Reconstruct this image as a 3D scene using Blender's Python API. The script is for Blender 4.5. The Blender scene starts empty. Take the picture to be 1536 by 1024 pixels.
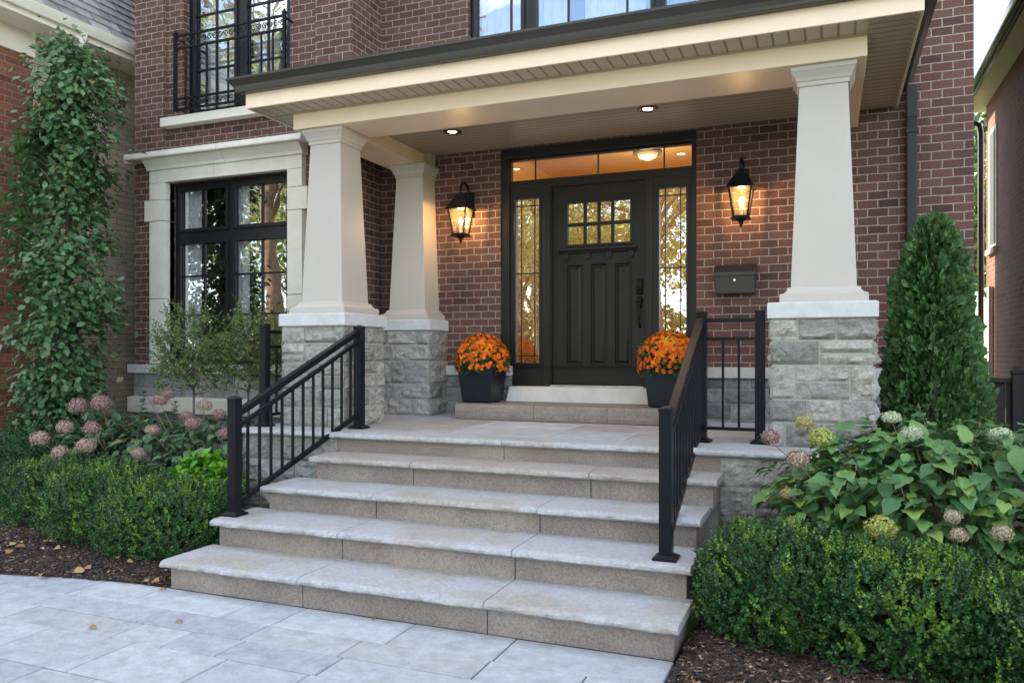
import bpy, bmesh, math, random
import numpy as np
from mathutils import Vector, noise as mnoise
R = math.radians
C = bpy.context.scene.collection
rng = np.random.default_rng(7)
random.seed(7)

# ---------------------------------------------------------------- object helpers
def tag(o, label=None, cat=None, group=None, kind=None):
    if label: o['label'] = label
    if cat: o['category'] = cat
    if group: o['group'] = group
    if kind: o['kind'] = kind
    return o

def thing(name, label, cat, loc, group=None):
    o = bpy.data.objects.new(name, None); C.objects.link(o)
    o.location = loc; o.empty_display_size = 0.1
    return tag(o, label, cat, group)

def wloc(o):
    v = Vector((0, 0, 0))
    while o is not None:
        v += Vector(o.location); o = o.parent
    return v

def link(name, me, m, parent=None, smooth=False):
    """mesh in world coordinates -> object; shifted so that it hangs on its parent"""
    if parent is not None:
        off = -wloc(parent)
        co = np.empty(len(me.vertices) * 3); me.vertices.foreach_get('co', co)
        co = (co.reshape(-1, 3) + np.array(off)).ravel(); me.vertices.foreach_set('co', co)
    o = bpy.data.objects.new(name, me); C.objects.link(o); o.parent = parent
    if m:
        for mm in (m if isinstance(m, (list, tuple)) else [m]): me.materials.append(mm)
    if smooth: me.polygons.foreach_set('use_smooth', [True] * len(me.polygons))
    me.update()
    return o

def copy_tree(o, parent=None):
    c = o.copy(); C.objects.link(c); c.parent = parent
    for ch in list(o.children): copy_tree(ch, c)
    return c

class MB:
    def __init__(s): s.v = []; s.f = []
    def add(s, vs, fs):
        n = len(s.v); s.v += [tuple(p) for p in vs]; s.f += [tuple(i + n for i in f) for f in fs]; return s
    def box(s, x0, x1, y0, y1, z0, z1):
        return s.add([(x0,y0,z0),(x1,y0,z0),(x1,y1,z0),(x0,y1,z0),(x0,y0,z1),(x1,y0,z1),(x1,y1,z1),(x0,y1,z1)],
                     [(0,3,2,1),(4,5,6,7),(0,1,5,4),(1,2,6,5),(2,3,7,6),(3,0,4,7)])
    def prof(s, cx, cy, rings, caps=True):
        """square rings [(half_x, half_y, z)...] stacked"""
        vs = []; fs = []
        for hx, hy, z in rings: vs += [(cx-hx,cy-hy,z),(cx+hx,cy-hy,z),(cx+hx,cy+hy,z),(cx-hx,cy+hy,z)]
        for k in range(len(rings)-1):
            a = 4*k
            for i in range(4):
                j = (i+1) % 4; fs.append((a+i, a+j, a+4+j, a+4+i))
        if caps:
            fs.append((3,2,1,0)); a = 4*(len(rings)-1); fs.append((a,a+1,a+2,a+3))
        return s.add(vs, fs)
    def lathe(s, cx, cy, pr, n=16):
        vs = []; fs = []
        for r, z in pr:
            for i in range(n):
                a = 2*math.pi*i/n; vs.append((cx+r*math.cos(a), cy+r*math.sin(a), z))
        for k in range(len(pr)-1):
            for i in range(n):
                j = (i+1) % n; fs.append((k*n+i, k*n+j, (k+1)*n+j, (k+1)*n+i))
        fs.append(tuple(range(n-1, -1, -1))); fs.append(tuple(range((len(pr)-1)*n, len(pr)*n)))
        return s.add(vs, fs)
    def tube(s, pts, rad, n=8):
        pts = [Vector(p) for p in pts]
        rads = rad if isinstance(rad, (list, tuple)) else [rad]*len(pts)
        vs = []; fs = []; up = None
        for k, p in enumerate(pts):
            t = (pts[min(k+1, len(pts)-1)] - pts[max(k-1, 0)]).normalized()
            if up is None:
                up = Vector((0,0,1)) if abs(t.z) < .9 else Vector((0,1,0))
            a = t.cross(up).normalized(); b = a.cross(t).normalized(); up = b
            for i in range(n):
                g = 2*math.pi*i/n; vs.append(p + (a*math.cos(g) + b*math.sin(g))*rads[k])
        for k in range(len(pts)-1):
            for i in range(n):
                j = (i+1) % n; fs.append((k*n+i, (k+1)*n+i, (k+1)*n+j, k*n+j))
        fs.append(tuple(range(n))); fs.append(tuple(range(len(pts)*n-1, (len(pts)-1)*n-1, -1)))
        return s.add(vs, fs)
    def bar(s, p, q, w, h):
        """rectangular bar from p to q, w across, h in the upright direction"""
        p = Vector(p); q = Vector(q); t = (q-p).normalized()
        up = Vector((0,0,1)) if abs(t.z) < .99 else Vector((0,1,0))
        a = t.cross(up).normalized(); b = a.cross(t).normalized()
        vs = []
        for e in (p, q):
            for sa, sb in ((-1,-1),(1,-1),(1,1),(-1,1)): vs.append(e + a*sa*w/2 + b*sb*h/2)
        return s.add(vs, [(0,1,2,3),(7,6,5,4),(0,4,5,1),(1,5,6,2),(2,6,7,3),(3,7,4,0)])
    def extr_x(s, x0, x1, yz):
        """closed outline of (y,z) points extruded along x"""
        n = len(yz)
        vs = [(x0,y,z) for y, z in yz] + [(x1,y,z) for y, z in yz]
        fs = [(i, (i+1)%n, n+(i+1)%n, n+i) for i in range(n)] + [tuple(range(n-1,-1,-1)), tuple(range(n,2*n))]
        return s.add(vs, fs)
    def extr_y(s, y0, y1, xz):
        n = len(xz)
        vs = [(x,y0,z) for x, z in xz] + [(x,y1,z) for x, z in xz]
        fs = [(i, (i+1)%n, n+(i+1)%n, n+i) for i in range(n)] + [tuple(range(n-1,-1,-1)), tuple(range(n,2*n))]
        return s.add(vs, fs)
    def grid_wall(s, x0, x1, z0, z1, y, holes, depth):
        """wall facing -Y with rectangular holes and their reveals"""
        xs = sorted({x0, x1, *[h[0] for h in holes], *[h[1] for h in holes]})
        zs = sorted({z0, z1, *[h[2] for h in holes], *[h[3] for h in holes]})
        for i in range(len(xs)-1):
            for j in range(len(zs)-1):
                mx = (xs[i]+xs[i+1])/2; mz = (zs[j]+zs[j+1])/2
                if any(h[0] < mx < h[1] and h[2] < mz < h[3] for h in holes): continue
                a, b, c, d = xs[i], xs[i+1], zs[j], zs[j+1]
                s.add([(a,y,c),(b,y,c),(b,y,d),(a,y,d)], [(0,1,2,3)])
        for a, b, c, d in holes:
            e = y + depth
            s.add([(a,y,c),(a,e,c),(a,e,d),(a,y,d)], [(0,1,2,3)])
            s.add([(b,y,c),(b,y,d),(b,e,d),(b,e,c)], [(0,1,2,3)])
            s.add([(a,y,d),(a,e,d),(b,e,d),(b,y,d)], [(0,1,2,3)])
            s.add([(a,y,c),(b,y,c),(b,e,c),(a,e,c)], [(0,1,2,3)])
        return s
    def build(s, name, m, parent=None, bevel=0, smooth=False, merge=False):
        me = bpy.data.meshes.new(name); me.from_pydata(s.v, [], s.f)
        bm = bmesh.new(); bm.from_mesh(me)
        if merge: bmesh.ops.remove_doubles(bm, verts=bm.verts, dist=1e-5)
        bmesh.ops.recalc_face_normals(bm, faces=bm.faces)
        if bevel:
            es = [e for e in bm.edges if len(e.link_faces) == 2 and e.calc_face_angle(0) > .5]
            bmesh.ops.bevel(bm, geom=es, offset=bevel, segments=2, profile=.6, affect='EDGES', clamp_overlap=True)
        bm.to_mesh(me); bm.free()
        return link(name, me, m, parent, smooth)

def npmesh(name, V, F, m, parent=None, mi=None, smooth=False):
    V = np.ascontiguousarray(V, dtype=np.float32); F = np.ascontiguousarray(F, dtype=np.int32)
    me = bpy.data.meshes.new(name); k = F.shape[1]
    me.vertices.add(len(V)); me.vertices.foreach_set('co', V.ravel())
    me.loops.add(F.size); me.loops.foreach_set('vertex_index', F.ravel())
    me.polygons.add(len(F)); me.polygons.foreach_set('loop_start', np.arange(len(F), dtype=np.int32)*k)
    me.update(calc_edges=True); me.validate()
    o = link(name, me, m, parent, smooth)
    if mi is not None: me.polygons.foreach_set('material_index', np.asarray(mi, dtype=np.int32))
    return o

def nrm(a): return a/np.maximum(np.linalg.norm(a, axis=-1, keepdims=True), 1e-9)

def scatter(T, TF, P, D, U, S):
    """copies of template T (x across, y along, z face) at P, along D, facing U, size S"""
    Y = nrm(D); X = nrm(np.cross(Y, U)); Z = np.cross(X, Y)
    S = np.asarray(S)
    if S.ndim == 1: S = S[:, None]
    V = P[:,None,:] + S[:,None,:]*(T[None,:,0:1]*X[:,None,:] + T[None,:,1:2]*Y[:,None,:] + T[None,:,2:3]*Z[:,None,:])
    n = len(T); F = TF[None] + (np.arange(len(P))*n)[:,None,None]
    return V.reshape(-1,3), F.reshape(-1, TF.shape[1])

def cat_meshes(L):
    V = []; F = []; n = 0
    for v, f in L: V.append(v); F.append(f+n); n += len(v)
    return np.concatenate(V), np.concatenate(F)

def nz(p, s=1., o=0.): return mnoise.noise(Vector((p[0]*s+o, p[1]*s+o*1.7, p[2]*s-o)))

# ---------------------------------------------------------------- materials
def newmat(name):
    m = bpy.data.materials.new(name); m.use_nodes = True
    nt = m.node_tree; b = nt.nodes['Principled BSDF']; return m, nt, b
def N(nt, t, **k):
    n = nt.nodes.new(t)
    for a, v in k.items(): setattr(n, a, v)
    return n
KA = 1.34
def rgb(c): return (c[0], c[1], c[2], 1)
def lift(c): return tuple(min(.88, x*KA) for x in c)
def ramp(nt, fac, stops):
    r = N(nt, 'ShaderNodeValToRGB'); e = r.color_ramp.elements
    while len(e) < len(stops): e.new(.5)
    for k, (p, c) in enumerate(stops): e[k].position = p; e[k].color = rgb(c)
    nt.links.new(fac, r.inputs[0]); return r.outputs[0]

def pm(name, col, rough=.5, metal=0., var=.12, vs=6., bump=0., bs=60., col2=None, spec=.5, coat=0., streak=0.):
    m, nt, b = newmat(name); L = nt.links
    tc = N(nt, 'ShaderNodeTexCoord')
    n1 = N(nt, 'ShaderNodeTexNoise'); n1.inputs['Scale'].default_value = vs; n1.inputs['Detail'].default_value = 6
    n1.inputs['Roughness'].default_value = .65
    L.new(tc.outputs['Object'], n1.inputs['Vector'])
    col = lift(col); col2 = lift(col2) if col2 else None
    lo = [c*(1-var) for c in col]; hi = [min(1, c*(1+var)) for c in (col2 or col)]
    c = ramp(nt, n1.outputs[0], [(.3, lo), (.7, hi)])
    L.new(c, b.inputs['Base Color'])
    b.inputs['Roughness'].default_value = rough; b.inputs['Metallic'].default_value = metal
    b.inputs['Specular IOR Level'].default_value = spec; b.inputs['Coat Weight'].default_value = coat
    rr = N(nt, 'ShaderNodeMapRange'); rr.inputs[3].default_value = rough*.8; rr.inputs[4].default_value = min(1, rough*1.2)
    L.new(n1.outputs[0], rr.inputs[0]); L.new(rr.outputs[0], b.inputs['Roughness'])
    if bump:
        n2 = N(nt, 'ShaderNodeTexNoise'); n2.inputs['Scale'].default_value = bs; n2.inputs['Detail'].default_value = 5
        L.new(tc.outputs['Object'], n2.inputs['Vector'])
        bp = N(nt, 'ShaderNodeBump'); bp.inputs['Strength'].default_value = bump; bp.inputs['Distance'].default_value = .01
        L.new(n2.outputs[0], bp.inputs['Height']); L.new(bp.outputs[0], b.inputs['Normal'])
    return m

def face_uv(nt):
    """object coordinates laid on upright faces: (x or y, z)"""
    L = nt.links
    tc = N(nt, 'ShaderNodeTexCoord'); ge = N(nt, 'ShaderNodeNewGeometry')
    so = N(nt, 'ShaderNodeSeparateXYZ'); sn = N(nt, 'ShaderNodeSeparateXYZ')
    L.new(tc.outputs['Object'], so.inputs[0]); L.new(ge.outputs['True Normal'], sn.inputs[0])
    ab = N(nt, 'ShaderNodeMath', operation='ABSOLUTE'); L.new(sn.outputs[0], ab.inputs[0])
    gt = N(nt, 'ShaderNodeMath', operation='GREATER_THAN'); gt.inputs[1].default_value = .6; L.new(ab.outputs[0], gt.inputs[0])
    mx = N(nt, 'ShaderNodeMix'); L.new(gt.outputs[0], mx.inputs[0]); L.new(so.outputs[0], mx.inputs[2]); L.new(so.outputs[1], mx.inputs[3])
    cb = N(nt, 'ShaderNodeCombineXYZ'); L.new(mx.outputs[0], cb.inputs[0]); L.new(so.outputs[2], cb.inputs[1])
    return tc, cb.outputs[0]

def brick_mat(name, dark, mid, light, mortar, bw=.168, bh=.0765, ms=.005, bump=.6):
    dark, mid, light, mortar = map(lift, (dark, mid, light, mortar))
    m, nt, b = newmat(name); L = nt.links
    tc, uv = face_uv(nt)
    nd = N(nt, 'ShaderNodeTexNoise'); nd.inputs['Scale'].default_value = 9; L.new(tc.outputs['Object'], nd.inputs['Vector'])
    wob = N(nt, 'ShaderNodeVectorMath', operation='SCALE'); wob.inputs['Scale'].default_value = .012
    sb = N(nt, 'ShaderNodeVectorMath', operation='SUBTRACT'); sb.inputs[1].default_value = (.5,.5,.5)
    L.new(nd.outputs['Color'], sb.inputs[0]); L.new(sb.outputs[0], wob.inputs[0])
    ad = N(nt, 'ShaderNodeVectorMath', operation='ADD'); L.new(uv, ad.inputs[0]); L.new(wob.outputs[0], ad.inputs[1])
    br = N(nt, 'ShaderNodeTexBrick'); L.new(ad.outputs[0], br.inputs['Vector'])
    br.offset = .5; br.squash = 1.0; br.squash_frequency = 2
    for k, v in (('Scale',1),('Mortar Size',ms),('Mortar Smooth',.25),('Bias',0),('Brick Width',bw),('Row Height',bh)): br.inputs[k].default_value = v
    br.inputs['Color1'].default_value = (0,0,0,1); br.inputs['Color2'].default_value = (1,1,1,1); br.inputs['Mortar'].default_value = (.5,.5,.5,1)
    bc = ramp(nt, br.outputs['Color'], [(0, [(a_+b_)/2 for a_, b_ in zip(dark, mid)]), (.08, mid), (.6, [(a_+b_)/2 for a_, b_ in zip(light, mid)]), (.92, light), (1, dark)])
    n2 = N(nt, 'ShaderNodeTexNoise'); n2.inputs['Scale'].default_value = 55; n2.inputs['Detail'].default_value = 6; L.new(tc.outputs['Object'], n2.inputs['Vector'])
    n3 = N(nt, 'ShaderNodeTexNoise'); n3.inputs['Scale'].default_value = 1.3; n3.inputs['Detail'].default_value = 3; L.new(tc.outputs['Object'], n3.inputs['Vector'])
    mul = N(nt, 'ShaderNodeMix', data_type='RGBA', blend_type='OVERLAY'); mul.inputs[0].default_value = .55
    L.new(bc, mul.inputs[6]); L.new(n2.outputs[0], mul.inputs[7])
    mo = ramp(nt, n2.outputs[0], [(.3, [c*.75 for c in mortar]), (.7, [c*1.15 for c in mortar])])
    mx = N(nt, 'ShaderNodeMix', data_type='RGBA'); L.new(br.outputs['Fac'], mx.inputs[0]); L.new(mul.outputs[2], mx.inputs[6]); L.new(mo, mx.inputs[7])
    m3 = N(nt, 'ShaderNodeMix', data_type='RGBA', blend_type='OVERLAY'); m3.inputs[0].default_value = .45
    L.new(mx.outputs[2], m3.inputs[6]); L.new(n3.outputs[0], m3.inputs[7])
    L.new(m3.outputs[2], b.inputs['Base Color'])
    b.inputs['Roughness'].default_value = .85; b.inputs['Specular IOR Level'].default_value = .3
    h = N(nt, 'ShaderNodeMath', operation='MULTIPLY_ADD'); h.inputs[1].default_value = -1.; L.new(br.outputs['Fac'], h.inputs[0])
    sc = N(nt, 'ShaderNodeMath', operation='MULTIPLY'); sc.inputs[1].default_value = .5; L.new(n2.outputs[0], sc.inputs[0]); L.new(sc.outputs[0], h.inputs[2])
    bp = N(nt, 'ShaderNodeBump'); bp.inputs['Strength'].default_value = bump; bp.inputs['Distance'].default_value = .008
    L.new(h.outputs[0], bp.inputs['Height']); L.new(bp.outputs[0], b.inputs['Normal'])
    return m

def island_mat(name, stops, rough=.6, trans=0., bump=0., bs=60., mottle=.0, ms=20., spec=.4, obj=False):
    """colour varies from piece to piece (leaf, slab, block)"""
    m, nt, b = newmat(name); L = nt.links
    stops = [(p_, lift(c_)) for p_, c_ in stops]
    if obj: src = N(nt, 'ShaderNodeObjectInfo').outputs['Random']
    else: src = N(nt, 'ShaderNodeNewGeometry').outputs['Random Per Island']
    c = ramp(nt, src, stops)
    tc = N(nt, 'ShaderNodeTexCoord')
    if mottle:
        n1 = N(nt, 'ShaderNodeTexNoise'); n1.inputs['Scale'].default_value = ms; n1.inputs['Detail'].default_value = 8; n1.inputs['Roughness'].default_value = .7
        L.new(tc.outputs['Object'], n1.inputs['Vector'])
        mx = N(nt, 'ShaderNodeMix', data_type='RGBA', blend_type='OVERLAY'); mx.inputs[0].default_value = mottle
        L.new(c, mx.inputs[6]); L.new(n1.outputs[0], mx.inputs[7]); c = mx.outputs[2]
    L.new(c, b.inputs['Base Color']); b.inputs['Roughness'].default_value = rough; b.inputs['Specular IOR Level'].default_value = spec
    if bump:
        n2 = N(nt, 'ShaderNodeTexNoise'); n2.inputs['Scale'].default_value = bs; n2.inputs['Detail'].default_value = 6
        L.new(tc.outputs['Object'], n2.inputs['Vector'])
        bp = N(nt, 'ShaderNodeBump'); bp.inputs['Strength'].default_value = bump; bp.inputs['Distance'].default_value = .01
        L.new(n2.outputs[0], bp.inputs['Height']); L.new(bp.outputs[0], b.inputs['Normal'])
    if trans:
        t = N(nt, 'ShaderNodeBsdfTranslucent'); L.new(c, t.inputs[0])
        mx = N(nt, 'ShaderNodeMixShader'); mx.inputs[0].default_value = trans
        L.new(b.outputs[0], mx.inputs[1]); L.new(t.outputs[0], mx.inputs[2])
        L.new(mx.outputs[0], nt.nodes['Material Output'].inputs[0])
    return m

def glass_mat(name, refl, tint=(1,1,1), wave=.0, rough=.0, seed=0.):
    m, nt, b = newmat(name); L = nt.links; nt.nodes.remove(b)
    tr = N(nt, 'ShaderNodeBsdfTransparent'); tr.inputs[0].default_value = rgb(tint)
    gl = N(nt, 'ShaderNodeBsdfGlossy'); gl.inputs['Roughness'].default_value = rough
    mx = N(nt, 'ShaderNodeMixShader'); mx.inputs[0].default_value = refl
    L.new(tr.outputs[0], mx.inputs[1]); L.new(gl.outputs[0], mx.inputs[2]); L.new(mx.outputs[0], nt.nodes['Material Output'].inputs[0])
    if wave:
        tc = N(nt, 'ShaderNodeTexCoord'); n = N(nt, 'ShaderNodeTexNoise'); n.inputs['Scale'].default_value = 3.5; n.inputs['Detail'].default_value = 1
        L.new(tc.outputs['Object'], n.inputs['Vector'])
        bp = N(nt, 'ShaderNodeBump'); bp.inputs['Strength'].default_value = wave; bp.inputs['Distance'].default_value = .02
        L.new(n.outputs[0], bp.inputs['Height']); L.new(bp.outputs[0], gl.inputs['Normal'])
    return m

def emit_mat(name, col, s):
    m, nt, b = newmat(name); b.inputs['Base Color'].default_value = rgb(col)
    b.inputs['Emission Color'].default_value = rgb(col); b.inputs['Emission Strength'].default_value = s; return m

def board_mat(name, col, axis, w=.1, bump=1.):
    """painted boards with grooves every w along axis"""
    col = lift(col)
    m, nt, b = newmat(name); L = nt.links
    tc = N(nt, 'ShaderNodeTexCoord'); sp = N(nt, 'ShaderNodeSeparateXYZ'); L.new(tc.outputs['Object'], sp.inputs[0])
    d = N(nt, 'ShaderNodeMath', operation='DIVIDE'); d.inputs[1].default_value = w; L.new(sp.outputs[axis], d.inputs[0])
    fr = N(nt, 'ShaderNodeMath', operation='FRACT'); L.new(d.outputs[0], fr.inputs[0])
    g = N(nt, 'ShaderNodeMath', operation='COMPARE'); g.inputs[1].default_value = .5; g.inputs[2].default_value = .075; L.new(fr.outputs[0], g.inputs[0])
    c = N(nt, 'ShaderNodeMix', data_type='RGBA'); L.new(g.outputs[0], c.inputs[0]); c.inputs[6].default_value = rgb(col); c.inputs[7].default_value = rgb([x*.38 for x in col])
    L.new(c.outputs[2], b.inputs['Base Color']); b.inputs['Roughness'].default_value = .4
    iv = N(nt, 'ShaderNodeMath', operation='SUBTRACT'); iv.inputs[0].default_value = 1; L.new(g.outputs[0], iv.inputs[1])
    bp = N(nt, 'ShaderNodeBump'); bp.inputs['Strength'].default_value = bump; bp.inputs['Distance'].default_value = .006
    L.new(iv.outputs[0], bp.inputs['Height']); L.new(bp.outputs[0], b.inputs['Normal'])
    return m

M = {}
M['brick'] = brick_mat('dark_red_brick', (.041,.0225,.020), (.076,.037,.0315), (.110,.052,.0415), (.25,.215,.18))
M['brick_red'] = brick_mat('orange_red_brick', (.07,.024,.016), (.14,.05,.028), (.21,.08,.042), (.2,.16,.13))
M['brick_tan'] = brick_mat('tan_brick', (.26,.20,.15), (.34,.265,.20), (.40,.32,.245), (.2,.165,.13), bw=.3, bh=.075)
M['brick_right'] = brick_mat('red_brick', (.08,.032,.022), (.14,.053,.033), (.19,.074,.045), (.25,.19,.15))
M['lime'] = pm('limestone_trim', (.50,.46,.40), .8, var=.08, vs=5, bump=.15, bs=90)
M['limegrey'] = pm('grey_limestone_cap', (.40,.40,.39), .8, var=.12, vs=9, bump=.25, bs=120)
M['rock'] = island_mat('split_face_limestone', [(0,(.145,.135,.12)),(.4,(.215,.20,.178)),(.75,(.275,.252,.22)),(1,(.185,.18,.175))], .9, bump=1., bs=55, mottle=.9, ms=26, spec=.2)
M['rockdark'] = island_mat('grey_foundation_stone', [(0,(.12,.12,.12)),(.5,(.18,.178,.175)),(1,(.23,.225,.22))], .9, bump=.8, bs=70, mottle=.7, ms=14, spec=.2)
M['mortar'] = pm('mortar', (.36,.34,.31), .95, var=.1, vs=30, bump=.2)
M['tread'] = pm('bluestone_tread', (.33,.325,.33), .75, var=.18, vs=2.6, bump=.5, bs=70, col2=(.40,.375,.345))
def stone_tread(name, cool, warm, amt, fs=38, ov=.5):
    m, nt, b = newmat(name); L = nt.links; tc = N(nt, 'ShaderNodeTexCoord')
    def noise(s, d=6, r=.6):
        n = N(nt, 'ShaderNodeTexNoise'); n.inputs['Scale'].default_value = s; n.inputs['Detail'].default_value = d; n.inputs['Roughness'].default_value = r
        L.new(tc.outputs['Object'], n.inputs['Vector']); return n.outputs[0]
    big = noise(1.9, 4); fine_ = noise(fs, 6, .7)
    c = ramp(nt, big, [(.53-amt, lift(cool)), (.55, lift([(a+b_)/2 for a, b_ in zip(cool, warm)])), (.5+.14, lift(warm))])
    mx = N(nt, 'ShaderNodeMix', data_type='RGBA', blend_type='OVERLAY'); mx.inputs[0].default_value = ov
    L.new(c, mx.inputs[6]); L.new(fine_, mx.inputs[7]); L.new(mx.outputs[2], b.inputs['Base Color'])
    b.inputs['Roughness'].default_value = .7; b.inputs['Specular IOR Level'].default_value = .35
    bp = N(nt, 'ShaderNodeBump'); bp.inputs['Strength'].default_value = .55; bp.inputs['Distance'].default_value = .01
    L.new(noise(60, 8, .7), bp.inputs['Height']); L.new(bp.outputs[0], b.inputs['Normal']); return m
M['tread'] = stone_tread('bluestone_tread', (.295,.292,.298), (.27,.245,.215), .04)
M['treadbrown'] = stone_tread('weathered_brown_tread', (.27,.245,.22), (.23,.20,.17), .12)
M['riser'] = stone_tread('exposed_aggregate_riser', (.178,.144,.122), (.245,.205,.172), .12, 85, .95)
M['sill'] = pm('pale_precast_sill', (.46,.44,.41), .75, var=.1, vs=6, bump=.1)
M['cream'] = pm('cream_trim_warm_light', (.62,.475,.35), .42, var=.03, vs=3)  # column paint made lighter and warmer, golden bounce light put into the colour
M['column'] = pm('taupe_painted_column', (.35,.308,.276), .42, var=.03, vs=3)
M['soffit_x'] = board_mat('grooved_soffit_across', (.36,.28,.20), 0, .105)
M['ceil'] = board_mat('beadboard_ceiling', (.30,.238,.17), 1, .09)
M['bronze'] = pm('dark_bronze_gutter', (.036,.031,.027), .24, var=.05, vs=2, spec=.4)
M['black'] = pm('black_painted_metal', (.006,.0065,.008), .36, var=.15, vs=12, bump=.05, bs=200, spec=.16)
M['door'] = pm('dark_brown_black_door', (.0125,.0108,.009), .36, var=.12, vs=6, spec=.3)
M['frame'] = pm('black_window_frame', (.009,.009,.0105), .34, var=.1, vs=6, spec=.3)
M['pot'] = pm('charcoal_planter', (.009,.0105,.0145), .42, var=.12, vs=9, bump=.05, spec=.3)
M['mail'] = pm('bronze_mailbox', (.03,.026,.023), .36, metal=.3, var=.1, vs=8)
M['chrome'] = pm('silver_metal', (.6,.6,.6), .25, metal=1)
M['gl_bay'] = glass_mat('window_glass', .50, wave=.05)
M['gl_up'] = glass_mat('upper_window_glass', .52, wave=.12)
M['gl_door'] = glass_mat('entry_glass', .68, tint=(1,.98,.92), wave=.05)
def lantern_glass():
    m = glass_mat('seeded_lantern_glass', .06, tint=(1,.93,.78), wave=.6, rough=.15); nt = m.node_tree
    old = nt.nodes['Mix Shader']; t = N(nt, 'ShaderNodeBsdfTranslucent'); t.inputs[0].default_value = (1,.80,.50,1)
    tc = N(nt, 'ShaderNodeTexCoord'); n = N(nt, 'ShaderNodeTexNoise'); n.inputs['Scale'].default_value = 60; nt.links.new(tc.outputs['Object'], n.inputs['Vector'])
    mr = N(nt, 'ShaderNodeMapRange'); mr.inputs[3].default_value = .008; mr.inputs[4].default_value = .045; nt.links.new(n.outputs[0], mr.inputs[0])
    mx = N(nt, 'ShaderNodeMixShader'); nt.links.new(mr.outputs[0], mx.inputs[0]); nt.links.new(old.outputs[0], mx.inputs[1]); nt.links.new(t.outputs[0], mx.inputs[2])
    nt.links.new(mx.outputs[0], nt.nodes['Material Output'].inputs[0]); return m
M['gl_lan'] = lantern_glass()
M['gl_tr'] = glass_mat('transom_glass', .30, tint=(1,.97,.88), wave=.05)
M['bulb'] = emit_mat('lit_bulb', (1,.66,.30), 26)
M['lampdisc'] = emit_mat('lit_downlight', (1,.8,.5), 4)
M['curtain'] = pm('white_sheer_curtain', (.78,.78,.76), .9, var=.03)
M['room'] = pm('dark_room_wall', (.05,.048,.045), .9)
M['hall'] = pm('warm_hall_wall', (.60,.40,.17), .8, var=.05)
M['roof'] = pm('grey_roof_shingle', (.09,.085,.08), .95, var=.3, vs=14, bump=.4, bs=40)
M['bark'] = pm('bark', (.10,.08,.062), .95, var=.4, vs=14, bump=.9, bs=30)
M['barkred'] = pm('large_trunk_bark', (.16,.10,.06), .95, var=.4, vs=8, bump=.9, bs=20)
M['soil'] = pm('dark_mulch_soil', (.030,.020,.016), .95, var=.5, vs=40, bump=1., bs=60, col2=(.06,.038,.028))
M['sand'] = pm('joint_sand', (.06,.055,.05), .95, var=.4, vs=20)
M['chip'] = island_mat('bark_chips', [(0,(.012,.008,.007)),(.6,(.035,.020,.016)),(.85,(.065,.038,.028)),(.95,(.15,.10,.07)),(1,(.28,.22,.17))], .9, bump=.3, bs=90)
M['litter'] = island_mat('fallen_leaves', [(0,(.14,.06,.02)),(.5,(.22,.11,.035)),(1,(.28,.19,.09))], .8)
M['paver'] = island_mat('pale_grey_pavers', [(0,(.235,.247,.265)),(.35,(.295,.307,.325)),(.7,(.275,.28,.287)),(1,(.335,.345,.358))], .8, bump=.6, bs=38, mottle=.6, ms=9, spec=.3)
M['flag'] = island_mat('flagstone_landing', [(0,(.24,.25,.27)),(.4,(.31,.32,.34)),(.7,(.27,.255,.24)),(1,(.36,.37,.385))], .75, bump=.3, bs=45, mottle=.5, ms=5, spec=.35)
M['grass'] = pm('lawn_green', (.06,.10,.025), .95, var=.4, vs=20, bump=.5, bs=60, col2=(.09,.13,.04))
M['asphalt'] = pm('asphalt', (.05,.05,.05), .9, var=.2, vs=30)
M['box'] = island_mat('boxwood_leaf', [(0,(.014,.048,.016)),(.5,(.027,.074,.022)),(.85,(.045,.105,.028)),(1,(.08,.15,.035))], .38, trans=.14, spec=.4)
M['boxtip'] = island_mat('boxwood_new_growth', [(0,(.05,.125,.022)),(.5,(.10,.20,.026)),(1,(.23,.30,.045))], .4, trans=.25, spec=.4)
M['arb'] = island_mat('arborvitae_spray', [(0,(.020,.060,.020)),(.5,(.043,.102,.030)),(.85,(.080,.155,.044)),(1,(.12,.19,.06))], .6, trans=.15)
M['treeleaf'] = island_mat('columnar_tree_leaf', [(0,(.036,.088,.034)),(.5,(.066,.136,.050)),(.93,(.095,.15,.062)),(1,(.17,.17,.06))], .42, trans=.22, spec=.5)
M['hyd'] = island_mat('hydrangea_leaf', [(0,(.038,.098,.034)),(.5,(.072,.152,.050)),(.9,(.115,.205,.058)),(1,(.18,.25,.05))], .45, trans=.25, mottle=.3, ms=25, bump=.15, bs=40)
M['hyddark'] = island_mat('deep_hydrangea_leaf', [(0,(.036,.082,.042)),(.5,(.058,.112,.055)),(.85,(.08,.14,.06)),(1,(.15,.15,.06))], .45, trans=.2, mottle=.3, ms=25)
M['limeleaf'] = island_mat('lime_leaf', [(0,(.05,.16,.008)),(.5,(.08,.23,.010)),(1,(.14,.30,.02))], .5, trans=.3)
M['fine'] = island_mat('fine_olive_leaf', [(0,(.05,.085,.025)),(.5,(.085,.125,.04)),(1,(.16,.19,.06))], .5, trans=.25)
M['stem'] = pm('green_brown_stem', (.13,.10,.05), .8)
M['mum_o'] = island_mat('orange_petal', [(0,(.66,.095,.002)),(.6,(.66,.155,.003)),(1,(.66,.235,.006))], .6, trans=.15, obj=True)
M['mum_y'] = island_mat('golden_petal', [(0,(.66,.22,.006)),(1,(.66,.32,.02))], .6, trans=.15)
def head(name, stops): return island_mat(name, stops, .7, trans=.15)
M['hd_pink'] = head('mauve_pink_floret', [(0,(.12,.05,.06)),(.4,(.22,.105,.125)),(.75,(.31,.19,.18)),(1,(.40,.33,.19))])
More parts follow.
